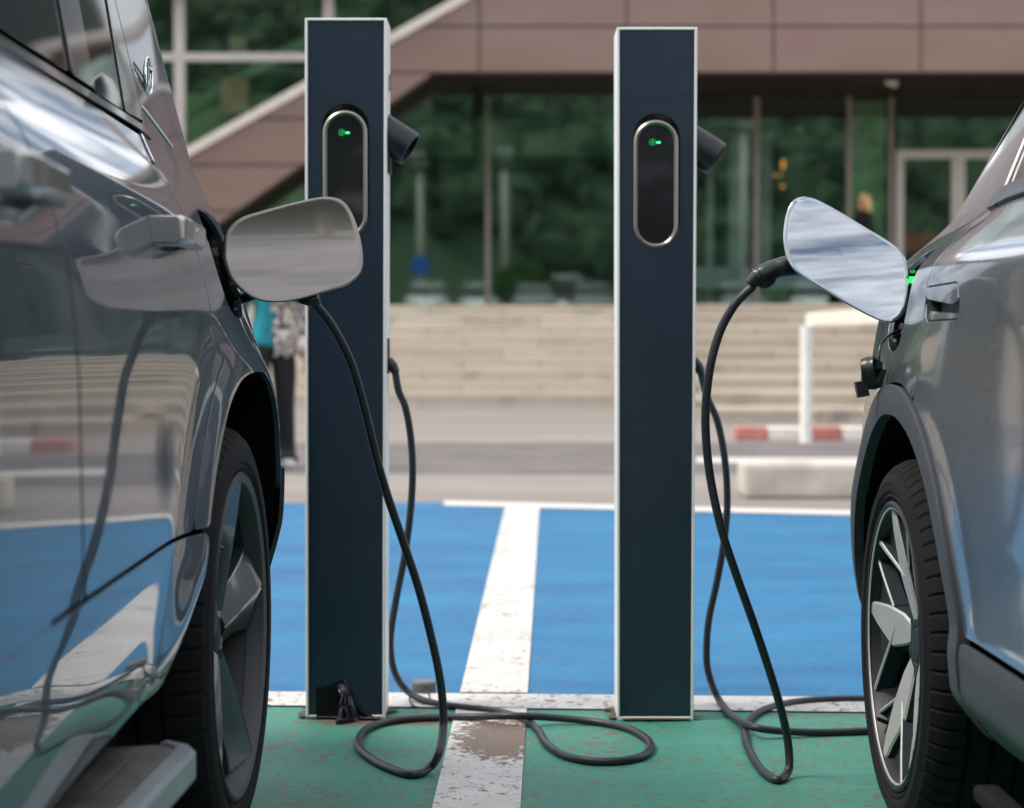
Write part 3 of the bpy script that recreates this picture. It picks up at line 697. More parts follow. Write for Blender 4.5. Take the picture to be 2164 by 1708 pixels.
def build_right():
    c = Rc; g = .0032
    T = lambda poly: (lambda t, z: sd_poly(t, z, poly))
    ring = lambda t, z: c.sda(t, z)-.058
    hole = smooth_poly([(.04, .99), (.045, 1.06), (.10, 1.085), (.22, 1.075), (.28, 1.045), (.295, .98), (.27, .92), (.20, .893), (.10, .893), (.05, .92), (.04, .99)], 5)[:-1]
    handle = rrect(-.515, .942, -.222, 1.001, .018, 5, .25)
    door = [(-1.262, .436), (-.45, .436), (-.205, .72), (-.195, .80), (-.205, 1.0), (-.215, 1.045), (-.15, 1.10), (-.10, 1.142), (-1.262, 1.150)]
    dr = c.panel('rear_door', lambda t, z: np.maximum(np.maximum(T(door)(t, z), -ring(t, z)), -T(handle)(t, z))+g*.7, c.paint)
    rear = [(-.19, .66), (-.19, .80), (-.20, 1.0), (-.21, 1.045), (-.145, 1.10), (-.09, 1.145), (-.06, 1.18), (.10, 1.36), (.30, 1.56), (1.48, 1.56), (1.48, .60), (.2, .60)]
    glassR = [(1.0, 1.22), (1.5, 1.22), (1.5, 1.52), (1.0, 1.52)]
    lampR = [(.85, .86), (1.2, .88), (1.2, .98), (.83, .96)]
    c.panel('quarter_panel', lambda t, z: np.maximum(np.maximum(T(rear)(t, z), -ring(t, z)), np.maximum(-T(hole)(t, z), np.maximum(-T(glassR)(t, z), -T(lampR)(t, z))))+g*.6, c.paint, z1=1.6, t0=-.4)
    c.panel('rear_window', lambda t, z: T(glassR)(t, z)+g, M['carglass'], off=-.006, z0=1.15, z1=1.6, t0=.6)
    c.panel('rear_light', lambda t, z: T(lampR)(t, z)+g, M['glossblack'], off=-.001, z0=.8, z1=1.1, t0=.5)
    c.panel('wheel_arch_trim', lambda t, z: np.maximum(np.maximum(ring(t, z)+g, -c.sda(t, z)), .275-z), M['cladding'], off=.008, t0=-.8, t1=.7, z0=.2, z1=.95, thick=.022)
    c.panel('rear_bumper', lambda t, z: np.maximum(np.maximum(np.maximum(z-.598, .3-t), .25-z), -ring(t, z))+g, M['cladding'], off=.002, t0=.2, z0=.22, z1=.66)
    sill = [(-2.3, .27), (-.56, .272), (-.50, .43), (-2.3, .45)]
    c.panel('sill_cladding', lambda t, z: np.maximum(T([(-2.3, .262), (-.3, .262), (-.3, .431), (-2.3, .431)])(t, z), -ring(t, z))+g, M['cladding'], off=.004, t0=-2.3, t1=-.3, z0=.22, z1=.5)
    fdoor = [(-2.3, .436), (-1.268, .436), (-1.268, 1.150), (-2.3, 1.155)]
    c.panel('front_door', lambda t, z: T(fdoor)(t, z)+g, c.paint, t0=-2.3, t1=-1.2, du=.02)
    # lower sill rail
    mb = MB(); mb.box((.010, -2.6, .192), (.052, -.585, .218), 0, .010); mb.build('sill_rail', M['rubber'], c.root)
    belt = [(-2.3, 1.153), (-.30, 1.150), (-.12, 1.146), (-.06, 1.150), (-.055, 1.172), (-.12, 1.180), (-2.3, 1.184)]
    c.panel('belt_moulding', lambda t, z: np.maximum(T(belt)(t, z), t+.195), M['cladding'], off=.010, t0=-2.3, t1=0, z0=1.12, z1=1.22, dv=.004, thick=.02)
    c.panel('belt_end_cap', lambda t, z: np.maximum(T(belt)(t, z), -t-.192), M['cladding'], off=.010, t0=-.3, t1=0, z0=1.12, z1=1.22, dv=.004, thick=.02)
    win = [(-1.22, 1.186), (-.32, 1.184), (.05, 1.52), (-1.22, 1.52)]
    c.panel('rear_door_window', T(win), M['carglass'], off=-.006, t0=-1.3, t1=.2, z0=1.16, z1=1.6, du=.02, dv=.02)
    win = [(-2.25, 1.188), (-1.30, 1.186), (-1.30, 1.52), (-1.75, 1.52)]
    c.panel('front_door_window', T(win), M['carglass'], off=-.006, t0=-2.3, t1=-1.2, z0=1.16, z1=1.6, du=.02, dv=.02)
    pil = [(-.31, 1.184), (-.225, 1.182), (.155, 1.52), (.06, 1.52)]
    c.panel('door_pillar', T(pil), M['glossblack'], off=.0, t0=-.4, t1=.3, z0=1.16, z1=1.6, du=.01)
    fr = [(-.218, 1.182), (-.135, 1.180), (.10, 1.40), (.245, 1.545), (.165, 1.545)]
    c.panel('quarter_window', T(fr), M['glossblack'], off=-.001, t0=-.4, t1=.4, z0=1.16, z1=1.6, du=.01)
    mb = MB(); mb.tube([c.pt(-.125+.36*k/10, 1.182+.36*k/10, .002) for k in range(11)], .0034, 8); mb.build('window_surround', M['alu'], c.root, True)
    # flush handle: shell, grip, dark pocket
    V = []; ts = np.array([p[0] for p in handle]); zz = np.array([p[1] for p in handle]); m = len(handle)
    a = c.fn(-.003)(ts, zz); V = [tuple(p) for p in a]+[(p[0]+.022, p[1]*.97-.011, .97+(p[2]-.97)*.85) for p in a]
    pocket = mesh('handle_pocket', V, [(i, (i+1) % m, m+(i+1) % m, m+i) for i in range(m)]+[tuple(range(m, 2*m))], M['blackplastic'], dr, False)
    grip = [p for p in handle if p[1] > .975]+[(-.49, .972), (-.43, .972), (-.38, .978), (-.235, .984)]
    grip = [(-.507, .972), (-.46, .967), (-.32, .975), (-.25, .979), (-.226, .981), (-.210, .990), (-.214, .9995), (-.485, .9995), (-.497, .994)]
    h = c.panel('door_handle', lambda t, z: T(grip)(t, z)+.0005, c.paint, off=.0015, t0=-.55, t1=-.2, z0=.92, z1=1.02, du=.005, dv=.004, thick=.016, parent=dr)
    scoop = [(-.503, .9435), (-.246, .9435), (-.229, .949), (-.226, .960), (-.30, .957), (-.511, .951)]
    c.panel('handle_scoop', lambda t, z: T(scoop)(t, z)+.0005, c.paint, off=-.006, t0=-.55, t1=-.2, z0=.92, z1=1.02, du=.005, dv=.003, thick=0, parent=dr)
    # charging pocket with its light
    pk = c.fn(-.010)(np.array([p[0] for p in hole]), np.array([p[1] for p in hole])); m = len(hole)
    V = [tuple(p) for p in pk]+[(p[0]+.07, p[1]*.9+.015, .99+(p[2]-.99)*.85) for p in pk]
    port = mesh('charging_port', V, [(i, (i+1) % m, m+(i+1) % m, m+i) for i in range(m)]+[tuple(range(m, 2*m))], M['glossblack'], c.root, False)
    finish_shell(c, 1.15, 1.545, low=.24)
    add_wheels(c, .268, 'two_tone', math.radians(176), base=-2.77)
    return port, dr
portR, doorR = build_right()

# --- open filler flaps: curved plates at their own distance, hinged to the cars
def flap(name, car, outline, Y0, fy, mat, thick, name_parent_pts):
    pts = smooth_poly(outline+[outline[0]], 6)[:-1]
    cx = sum(p[0] for p in pts)/len(pts); cy = sum(p[1] for p in pts)/len(pts)
    V = []; Fc = []; n = len(pts); K = 14
    def w(x, y):
        a = (x-cx)/F*Y0; b = -(y-cy)/F*Y0; return P(x, y, Y0+fy(a, b))
    nrm = []
    for k in range(K+1):
        s = 1-(1-k/K)**1.0
        for (x, y) in pts: V.append(w(cx+(x-cx)*s, cy+(y-cy)*s))
    for k in range(K):
        for i in range(n): Fc.append((k*n+i, k*n+(i+1) % n, (k+1)*n+(i+1) % n, (k+1)*n+i)[::-1])
    bpy.context.view_layer.update(); inv = car.root.matrix_world.inverted()
    V = [inv @ v for v in V]
    bm = bmesh.new(); bv = [bm.verts.new(v) for v in V]
    for f in Fc:
        try: bm.faces.new([bv[i] for i in f])
        except ValueError: pass
    bmesh.ops.remove_doubles(bm, verts=bm.verts, dist=1e-5); bmesh.ops.recalc_face_normals(bm, faces=bm.faces)
    me = bpy.data.meshes.new(name); bm.to_mesh(me); bm.free()
    me.materials.append(mat); me.materials.append(M['blackplastic']); me.materials.append(mat)
    if me.polygons[0].normal.y > 0: me.flip_normals()
    me.polygons.foreach_set('use_smooth', [True]*len(me.polygons))
    o = bpy.data.objects.new(name, me); link(o, car.root)
    s = o.modifiers.new('thickness', 'SOLIDIFY'); s.thickness = thick; s.offset = -1; s.material_offset = 1; s.material_offset_rim = 2
    b = o.modifiers.new('edge', 'BEVEL'); b.width = .0015; b.segments = 2; b.limit_method = 'ANGLE'; b.angle_limit = .8
    return o
def zoomD(ox, oy, sc, pts): return [((ox+x/sc)/1.8928, (oy+y/sc)/1.8928) for x, y in pts]
flapL = flap('filler_flap', L, [(469, 545), (475, 498), (505, 463), (565, 443), (640, 424), (692, 416), (728, 428), (752, 470), (766, 530), (763, 572), (738, 598), (700, 612), (620, 634), (565, 637), (522, 622), (486, 590)], 3.80,
             lambda a, b: .05*a-.95*(.10-b)**2+.10, M['paint_flap_mirrored'], .006, None)
outR = zoomD(2700, 200, 1.5525, [(800, 908), (872, 925), (1000, 990), (1180, 1098), (1330, 1190), (1405, 1250), (1440, 1310), (1452, 1400), (1450, 1530), (1430, 1620), (1388, 1672), (1330, 1688), (1255, 1668), (1100, 1590), (900, 1470), (760, 1380), (705, 1315), (680, 1230), (672, 1150), (685, 1040), (712, 965), (750, 922)])
flapR = flap('filler_flap', Rc, outR, 3.86, lambda a, b: -.03*a+.40*b-.45*b*b, M['paint_flap_lit'], .006, None)
def local_mb(car, mb):
    bpy.context.view_layer.update(); inv = car.root.matrix_world.inverted(); mb.v = [tuple(inv @ Vector(v)) for v in mb.v]; return mb
# hinge arms
mb = MB(); mb.tube(spline([P(474, 548, 3.93), P(500, 560, 3.98), P(540, 560, 3.96)], 6), .010, 8); mb.tube(spline([P(484, 600, 3.95), P(506, 631, 3.98), P(560, 612, 3.96)], 6), .011, 8)
local_mb(L, mb).build('flap_hinge', M['plug'], flapL, True)
mb = MB(); mb.tube(spline([P(1922, 600, 3.98), P(1905, 640, 3.98), P(1880, 650, 3.93)], 6), .012, 8)
local_mb(Rc, mb).build('flap_hinge', M['plug'], flapR, True)
# green status lights inside the right car's port
mb = MB(); a = [P(1922, 585, 3.83), P(1932, 585, 3.83), P(1930, 597, 3.83), P(1921, 597, 3.83)]; mb.prism(a, (0, .004, 0))
local_mb(Rc, mb).build('status_light', M['ledgreen'], portR)
mb = MB(); a = [P(1924, 572, 3.83), P(1935, 571, 3.83), P(1934, 577, 3.83), P(1925, 577, 3.83)]; mb.prism(a, (0, .004, 0))
local_mb(Rc, mb).build('status_light', M['ledtrace'], portR)
# dangling socket cover on its strap
cap = MB()
cap.tube(spline([P(1898, 700, 3.86), P(1880, 708, 3.83), P(1862, 728, 3.81), P(1858, 752, 3.80), P(1857, 770, 3.80)], 8), .0022, 6)
co = P(1845, 788, 3.80); ax = Vector((.86, -.46, .20)).normalized(); u = ax.cross(Vector((0, 0, 1))).normalized(); v = u.cross(ax)
tilt = math.radians(-25)
uu = u*math.cos(tilt)+v*math.sin(tilt); vv = v*math.cos(tilt)-u*math.sin(tilt)
rings = [(-.014, .024), (-.014, .0275), (-.002, .029), (.002, .0275), (.010, .0275), (.010, .0235), (-.014, .024)]
V = []; n = 28
for k in range(n):
    a = 2*PI*k/n
    for x, r_ in rings: V.append(co+ax*x+(uu*math.cos(a)*.9+vv*math.sin(a)*1.15)*r_)
m_ = len(rings); cap.add(V, [(k*m_+i, ((k+1) % n)*m_+i, ((k+1) % n)*m_+i+1, k*m_+i+1) for k in range(n) for i in range(m_-1)])
def capbox(x, y, w, h, d, rot=0):
    c0 = P(x, y, 3.80); bm = bmesh.new(); bmesh.ops.create_cube(bm, size=1)
    for q in bm.verts: q.co = Matrix.Rotation(rot, 4, 'Y') @ Vector((q.co.x*w, q.co.y*d, q.co.z*h)) + c0
    cap.bm(bm)
capbox(1821, 822, .022, .030, .02, -.2); capbox(1824, 792, .006, .034, .012, 0); capbox(1862, 800, .010, .036, .014, .3); capbox(1858, 772, .012, .014, .01, 0); capbox(1833, 806, .03, .010, .016, -.5)
local_mb(Rc, cap).build('socket_cover', M['plug'], Rc.root)
autosmooth(bpy.data.objects['socket_cover'], 35)
# ------------------------------------------------------------------ ground and markings
def poly_sheet(name, pts, mat, z, kind='structure', sub=1):
    o = mesh(name, [(p[0], p[1], z) for p in pts], [tuple(range(len(pts)))], mat); return tag(o, kind=kind)
tag(mesh('ground', [(-400, -400, 0), (400, -400, 0), (400, 400, 0), (-400, 400, 0)], [(0, 1, 2, 3)], M['asphalt']), kind='structure')
def line2(a, b, k):    # point at parameter k on the line a-b
    return (a[0]+(b[0]-a[0])*k, a[1]+(b[1]-a[1])*k)
def ext(a, b, x):      # y on the line a-b at given x
    return (x, a[1]+(b[1]-a[1])*(x-a[0])/(b[0]-a[0]))
nA, nB = G(600, 1468), G(1820, 1480)          # far edge of the near white line
mA, mB = G(600, 1497.5), G(1820, 1511)        # near edge
fA, fB = G(960, 1072.5), G(1813, 1093)        # near edge of the far line
eA, eB = G(960, 1062), G(1813, 1083)
EX = 9.0
poly_sheet('blue_bay', [ext(nA, nB, -EX), ext(nA, nB, EX), ext(fA, fB, EX), ext(fA, fB, -.2), G(930, 1063), G(560, 1064.5), (-EX, G(560, 1064.5).y-.2)], M['blue'], .004)
poly_sheet('green_bay', [(-EX, -1.5), (EX, -1.5), ext(mA, mB, EX), ext(mA, mB, -EX)], M['green'], .004)
poly_sheet('bay_front_line', [ext(mA, mB, -EX), ext(mA, mB, EX), ext(nA, nB, EX), ext(nA, nB, -EX)], M['white'], .008)
poly_sheet('bay_end_line', [G(938, 1071), ext(fA, fB, EX), ext(eA, eB, EX), G(938, 1061)], M['whitefar'], .008)
d0 = G(985, 1413); 
sl = [G(1822/1.8928*1, 2838/1.8928)]
SL = lambda y: (1839+(2784.5-y)*.2405)/1.8928
SR = lambda y: (2110.6+(2784.5-y)*.0633)/1.8928
def stripe_pt(f, y): return G(f(y*1.8928), y)
poly_sheet('bay_divider_line', [stripe_pt(SL, 1469), stripe_pt(SR, 1470.5), stripe_pt(SR, 1076), stripe_pt(SL, 1073)], M['white'], .008)
a = stripe_pt(SL, 1500); b = stripe_pt(SR, 1502); a2 = stripe_pt(SL, 1708); b2 = stripe_pt(SR, 1708)
poly_sheet('bay_divider_line', [line2(a2, a, -2.2), line2(b2, b, -2.2), b, a], M['white'], .008)
# road beyond with a pale edge line
poly_sheet('road', [(-60, 13.7), (60, 13.7), (60, 17.9), (-60, 17.9)], M['road'], .004)
poly_sheet('road_edge_line', [G(1470, 980), G(2600, 984), G(2600, 973), G(1470, 969)], M['whitefar'], .008)
# ------------------------------------------------------------------ kerbs, rail, block
x0 = P(1555, 925, 18.3).x; x = x0; k = 0; mbr, mbw = MB(), MB()
rk = empty('painted_kerb', (x0, 18.3, 0)); tag(rk, kind='structure')
xe = 14.0
while x < xe:
    w = .30 if k % 2 == 0 else .38
    (mbr if k % 2 == 0 else mbw).box((x-x0, 0, 0), (x-x0+w-.004, .26, .125), 0, .02); x += w; k += 1
mbr.build('red_stones', M['kerbred'], rk); mbw.build('white_stones', M['kerbwhite'], rk)
mb = MB(); p0 = G(1575, 1055); mb.box((0, 0, 0), (4.2, .42, .205), 0, .03)
kb = mb.build('concrete_block', M['concrete']); kb.location = (p0.x, p0.y, 0); tag(kb, 'long pale concrete block lying at the end of the blue bay', 'kerb block')
ry = 18.0; pb = P(1703, 928, ry); rail = empty('barrier', (pb.x, ry, 0), 0, 'white steel post carrying a cream beam above the red and white kerb', 'barrier')
mb = MB(); mb.tube([(0, 0, .0), (0, 0, 1.03)], .052, 20); autosmooth(mb.build('post', M['railwhite'], rail))
mb = MB(); mb.tube([(0, 0, .86), (0, 0, 1.055)], .0535, 20); autosmooth(mb.build('post_collar', M['alu'], rail))
a = P(1715, 677, ry)-pb; e = P(1900, 655, ry-.9)-pb; a.z += 0; 
mb = MB(); h = .13
A = P(1706, 690, ry); B = P(1706, 662, ry); C = P(2010, 640, ry-1.2); Dp = P(2010, 680, ry-1.2)
mb.prism([v-Vector((pb.x, ry, 0)) for v in (A, Dp, C, B)], (0, .09, 0)); o = mb.build('beam', M['cream'], rail); bevel(o, .01)
mb = MB(); mb.tube([(4.2, -1.6, 0), (4.2, -1.6, 1.1)], .052, 16); mb.build('post', M['railwhite'], rail, True)
# ------------------------------------------------------------------ steps and terrace
ZT = 1.487
def steps(name, x0, x1, ys, label):
    tr, rs = MB(), MB(); n = len(ys)-1
    root = empty(name, (x0, ys[0], 0)); tag(root, label, 'steps')
    for k in range(n):
        h = ZT*(k+1)/n; y0 = ys[k]-ys[0]; y1 = ys[k+1]-ys[0]
        tr.box((0, y0-.02, h-.045), (x1-x0, y1+.001, h)); rs.box((0, y0, ZT*k/n), (x1-x0, ys[-1]-ys[0]+.5, h-.046))
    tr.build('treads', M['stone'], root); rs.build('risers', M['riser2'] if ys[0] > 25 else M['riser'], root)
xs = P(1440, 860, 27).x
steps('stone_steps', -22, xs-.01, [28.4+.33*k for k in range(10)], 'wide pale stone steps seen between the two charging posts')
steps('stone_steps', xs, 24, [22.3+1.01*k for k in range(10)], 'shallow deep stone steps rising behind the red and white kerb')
mb = MB(); mb.box((-22, 31.9, 1.2), (24, 48, ZT-.002)); tag(mb.build('terrace', M['stone']), kind='structure')

# ------------------------------------------------------------------ building
YF, YG, YU = 31.1, 34.0, 32.3
bld = empty('office_building', (0, YG, ZT), 0, 'brown panelled building with a sloping stair bay and dark reflecting shopfront', 'building')
off = Vector((0, YG, ZT))
def wp(x, y, Y): return P(x, y, Y)-off
def clip_poly(poly, n, c):           # keep n.p <= c
    out = []
    for i in range(len(poly)):
        p, q = poly[i], poly[(i+1) % len(poly)]; dp = n[0]*p[0]+n[1]*p[1]-c; dq = n[0]*q[0]+n[1]*q[1]-c
        if dp <= 0: out.append(p)
        if (dp < 0) != (dq < 0) and abs(dp-dq) > 1e-9:
            t = dp/(dp-dq); out.append((p[0]+(q[0]-p[0])*t, p[1]+(q[1]-p[1])*t))
    return out
U0, U1 = (985, 0), (395, 330)        # upper edge of the sloping band (print units at the facade plane)
L0, L1 = (910, 157), (470, 465)
def above(p0, p1):                    # half plane below the line in picture terms (y larger)
    dx, dy = p1[0]-p0[0], p1[1]-p0[1]; n = (dy, -dx); c = n[0]*p0[0]+n[1]*p0[1]; return n, c
nU, cU = above(U0, U1); 
if nU[0]*900+nU[1]*140 > cU: nU = (-nU[0], -nU[1]); cU = -cU
nL, cL = above(L0, L1)
if nL[0]*700+nL[1]*200 > cL: nL = (-nL[0], -nL[1]); cL = -cL
facemb = MB(); backmb = MB(); jx = [1013+311*k for k in range(-9, 12)]; jy = [-41.6+97.6*k for k in range(0, 11)]
facemb2 = MB()
for i in range(len(jx)-1):
    for j in range(len(jy)-1):
        base = [(jx[i], jy[j]), (jx[i+1], jy[j]), (jx[i+1], jy[j+1]), (jx[i], jy[j+1])]
        for side in (0, 1):
            q = clip_poly(base, nU, cU)
            if side == 0: q = clip_poly(q, (1, 0), L0[0]) if q else q; q = clip_poly(q, nL, cL) if q else q
            else: q = clip_poly(q, (-1, 0), -L0[0]) if q else q; q = clip_poly(q, (0, 1), 155) if q else q
            if len(q) < 3: continue
            g = 2.4   # half joint, print units
            qq = clip_poly(q, (1, 0), jx[i+1]-g); qq = clip_poly(qq, (-1, 0), -jx[i]-g) if qq else qq
            qq = clip_poly(qq, (0, 1), jy[j+1]-g) if qq else qq; qq = clip_poly(qq, (0, -1), -jy[j]-g) if qq else qq
            if len(qq) >= 3: facemb.prism([wp(x, y, YF) for x, y in qq], (0, .03, 0))
            backmb.prism([wp(x, y, YF)+Vector((0, .028, 0)) for x, y in q], (0, .3, 0))
facemb.build('facade_panels', M['panel'], bld); backmb.build('facade_backing', M['joint'], bld)
# cream coping along the slope
def offs(p, d):
    dx, dy = U1[0]-U0[0], U1[1]-U0[1]; L_ = math.hypot(dx, dy); nx, ny = dy/L_, -dx/L_
    if ny > 0: nx, ny = -nx, -ny
    return (p[0]+nx*d, p[1]+ny*d)
e0 = (U0[0]+(U0[0]-U1[0])*2, U0[1]+(U0[1]-U1[1])*2); e1 = (U1[0]-(U0[0]-U1[0])*1.6, U1[1]-(U0[1]-U1[1])*1.6)
mb = MB(); mb.prism([wp(*offs(e0, -2), YF-.05), wp(*offs(e1, -2), YF-.05), wp(*offs(e1, 17), YF-.05), wp(*offs(e0, 17), YF-.05)], (0, .5, 0)); mb.build('coping', M['trim'], bld)
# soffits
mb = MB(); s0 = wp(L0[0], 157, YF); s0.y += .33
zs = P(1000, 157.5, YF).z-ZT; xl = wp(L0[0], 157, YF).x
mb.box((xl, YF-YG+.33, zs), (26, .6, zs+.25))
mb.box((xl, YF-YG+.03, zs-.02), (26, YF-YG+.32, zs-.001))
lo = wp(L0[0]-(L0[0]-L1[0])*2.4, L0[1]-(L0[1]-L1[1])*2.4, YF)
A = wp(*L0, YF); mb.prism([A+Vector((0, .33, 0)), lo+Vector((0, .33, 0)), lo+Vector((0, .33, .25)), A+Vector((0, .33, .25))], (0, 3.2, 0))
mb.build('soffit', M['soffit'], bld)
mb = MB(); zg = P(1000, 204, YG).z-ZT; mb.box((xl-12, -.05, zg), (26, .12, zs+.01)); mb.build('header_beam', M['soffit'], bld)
# upper curtain wall behind the slope
Yc = YU; xm = [380-315*k for k in range(6, 0, -1)]+[380, 695, 1010, 1325, 1640, 1955]
mb = MB()
for x in xm:
    if x < 700: q = wp(x, 0, Yc); mb.box((q.x-.085, Yc-YG-.1, wp(0, 900, Yc).z), (q.x+.085, Yc-YG+.05, 5.12))
mb.build('mullion', M['frame_light'], bld)
mb = MB()
for y in (122, ): q = wp(0, y, Yc); mb.box((-24, Yc-YG-.095, q.z-.065), (wp(1080, 0, Yc).x, Yc-YG+.045, q.z+.065))
mb.build('transom', M['frame_light'], bld)
for i in range(len(xm)-1):
    a = wp(xm[i], 0, Yc).x+.087; b = wp(xm[i+1], 0, Yc).x-.087
    for z0, z1 in ((wp(0, 122, Yc).z+.067, 5.12), (wp(0, 900, Yc).z if xm[i] < 500 else wp(0, 330, Yc).z, wp(0, 122, Yc).z-.067)):
        if xm[i] > 1300: continue
        mb = MB(); mb.box((a, Yc-YG-.01, z0), (b, Yc-YG+.004, z1)); mb.build('upper_window', M['bglass'], bld)
# things inside the stair bay: sloping stair string, column, wall
mb = MB(); mb.prism([wp(640, 60, Yc+1.0), wp(900, -90, Yc+1.0), wp(900, -60, Yc+1.0), wp(640, 105, Yc+1.0)], (0, .2, 0)); mb.prism([wp(200, 330, Yc+1), wp(640, 75, Yc+1), wp(640, 100, Yc+1), wp(200, 360, Yc+1)], (0, .2, 0))
mb.build('stair_string', M['interior_green'], bld)
mb = MB(); q = wp(752, 0, Yc+.8); mb.tube([(q.x, q.y, 0), (q.x, q.y, 5.6)], .22, 20); mb.build('column', simple('mint_column', (.45, .85, .60), .6), bld, True)
mb = MB(); mb.box((wp(466, 0, Yc+.6).x, -1.1, wp(0, 236, Yc+.6).z), (wp(522, 0, Yc+.6).x, -.9, wp(0, 163, Yc+.6).z)); mb.box((wp(485, 0, Yc+.6).x, -1.1, wp(0, 120, Yc+.6).z), (wp(520, 0, Yc+.6).x, -.9, wp(0, 78, Yc+.6).z))
mb.build('sandy_column', simple('sandy', (.95, .72, .42), .8), bld)
mb = MB(); mb.box((wp(200, 0, Yc+1).x, -.55, 0), (wp(660, 0, Yc+1).x, -.5, wp(0, 196, Yc+1).z)); mb.build('green_wall', M['lawn'], bld)
# shopfront frames
yb = 646
def fx(x): return wp(x, 0, YG).x
zt_ = zg
mull = [(-900, 12), (-560, 12), (-230, 12), (100, 12), (430, 12), (745, 12), (1031, 11), (1318, 11), (1600, 10), (1795, 9), (1885, 8), (2250, 12), (2560, 12), (2870, 12)]
mb = MB()
for x, w in mull: wdt = w/F*YG*.5; mb.box((fx(x)-wdt, -.06, 0), (fx(x)+wdt, .06, zt_))
mb.box((fx(-900), -.05, 0), (fx(1885), .05, .05)); mb.build('shopfront_frame', M['frame'], bld)
zt2 = wp(0, 262, YG).z
for i in range(len(mull)-1):
    a = fx(mull[i][0])+mull[i][1]/F*YG*.5+.003; b = fx(mull[i+1][0])-mull[i+1][1]/F*YG*.5-.003
    if mull[i][0] == 1885: continue
    mb = MB(); mb.box((a, -.008, .052), (b, .006, zt_-.002)); mb.build('shop_window', M['bglass'], bld)
# entrance: fixed fan light above a double door
ds = empty('entrance_door', parent=bld)
zd = wp(0, 318, YG).z; zf = wp(0, 336, YG).z
a, b = fx(1890), fx(2250)
mb = MB(); mb.box((a+.04, -.06, zf), (b, .06, zd)); mb.box((a+.04, -.07, 0), (fx(1911), .07, zf-.003)); mb.box((fx(2012), -.07, 0), (fx(2041), .07, zf-.003)); mb.box((fx(2142), -.07, 0), (fx(2164), .07, zf-.003))
mb.box((fx(1911)+.002, -.05, 0), (fx(2012)-.002, .05, .12)); mb.build('door_frame', M['frame_light'], ds)
mb = MB(); mb.box((fx(1911)+.003, -.006, .122), (fx(2012)-.003, .006, zf-.004)); mb.build('door_glass', M['bglass'], ds)
mb = MB(); mb.box((fx(2041)+.003, -.006, .05), (fx(2142)-.003, .006, zf-.004)); mb.build('door_glass', M['bglass'], ds)
mb = MB(); mb.box((a+.05, -.006, zd+.003), (b-.06, .006, zt_-.002)); mb.build('fan_light', M['bglass'], ds)
mb = MB(); mb.tube([(fx(2008), -.12, .9), (fx(2008), -.12, 1.3)], .015, 8); mb.build('door_handle', M['chrome'], ds, True)
zq = wp(0, -41.6, YF).z
mb = MB(); mb.box((2.3, -2.1, zq+.12), (26, -2.0, 6.5)); mb.build('upper_glass_band', M['bglass'], bld)
mb = MB(); mb.box((wp(1050, 0, YF).x, -2.95, zq+.003), (26, -2.0, zq+.117)); mb.build('coping', M['trim'], bld)
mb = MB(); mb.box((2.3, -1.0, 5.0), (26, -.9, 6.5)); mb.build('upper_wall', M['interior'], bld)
mb = MB(); mb.box((2.3, -2.4, 6.505), (26, 6, 6.7)); mb.box((-24, -2.4, 5.13), (2.29, 6, 5.28)); mb.build('roof', M['panel'], bld)
mb = MB()
for k in range(2, 14): q = wp(1200+260*k, 0, YF); mb.box((q.x-.05, -2.2, zq+.12), (q.x+.05, -2.102, 6.5))
mb.build('upper_mullion', M['frame_light'], bld)
mb = MB(); mb.box((2.3, -2.3, 6.705), (26, 6, 12.5)); mb.build('sky_block', M['glassdark'], bld)  # added unseen block, darkens the sky mirrored in the dark car's windows
for z in (8.1, 9.6, 11.1): mb = MB(); mb.box((2.25, -2.36, z), (26.05, -2.302, z+.09)); mb.build('sky_block_transom', M['frame'], bld)
# interior
YI = YG+5
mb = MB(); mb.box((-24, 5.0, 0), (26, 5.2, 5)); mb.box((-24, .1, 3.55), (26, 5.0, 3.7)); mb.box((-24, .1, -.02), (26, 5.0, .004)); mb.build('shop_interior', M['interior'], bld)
mb = MB(); mb.box((fx(1800), .35, 0), (fx(1880), .5, zt_)); mb.build('green_wall', M['interior_green'], bld)
for x, w in ((1556, 30), (1618, 22), (1500, 14)):
    mb = MB(); q = wp(x, 0, YG+1.2); mb.box((q.x-w/F*35*.5, 1.0, 0), (q.x+w/F*35*.5, 1.4, zt_-.5)); mb.build('inner_column', M['paleblue'], bld)
mb = MB(); mb.box((fx(1475), .5, .35), (fx(1770), 1.0, .72)); mb.build('counter', M['paleblue'], bld)
mb = MB(); mb.box((fx(1908), 1.0, 1.0), (fx(2010), 1.6, 1.35), 0, .05); mb.build('red_bench', M['redsofa'], bld)
lamp = simple('warm_bulb', (1, .5, .1), .5, emit=(1, .42, .08), emits=.55)
for x, y, h in ((1655, 348, .26), (1636, 371, .05), (1648, 370, .05), (1654, 394, .09), (1690, 274, .025)):
    mb = MB(); q = wp(x, y, YG+1.0); bm = bmesh.new(); bmesh.ops.create_uvsphere(bm, u_segments=10, v_segments=8, radius=.035)
    for v in bm.verts: v.co = Vector((v.co.x, v.co.y, v.co.z*h/.1))+q
    mb.bm(bm); mb.build('pendant_lamp', lamp, bld, True)
# security camera under the soffit
q = P(1884, 172, YF+.4); cr = empty('security_camera', (q.x, q.y, q.z), 0, 'small white security camera under the brown soffit', 'camera')
mb = MB(); mb.tube([(0, 0, .14), (0, 0, .04)], .025, 10); mb.build('bracket', M['trim'], cr, True)
mb = MB(); mb.tube([(-.07, .03, .0), (.05, -.07, -.05)], [.045, .055], 12); autosmooth(mb.build('housing', M['trim'], cr))
# outer wings so that the building stands from other positions
mb = MB(); mb.box((26, -2.9, -ZT), (27, 12, 6.5)); mb.box((-25, -2.0, -ZT), (-24, 12, 5.1)); mb.box((-24, 6, -ZT), (26, 6.3, 5.1)); mb.build('outer_walls', M['panel'], bld)

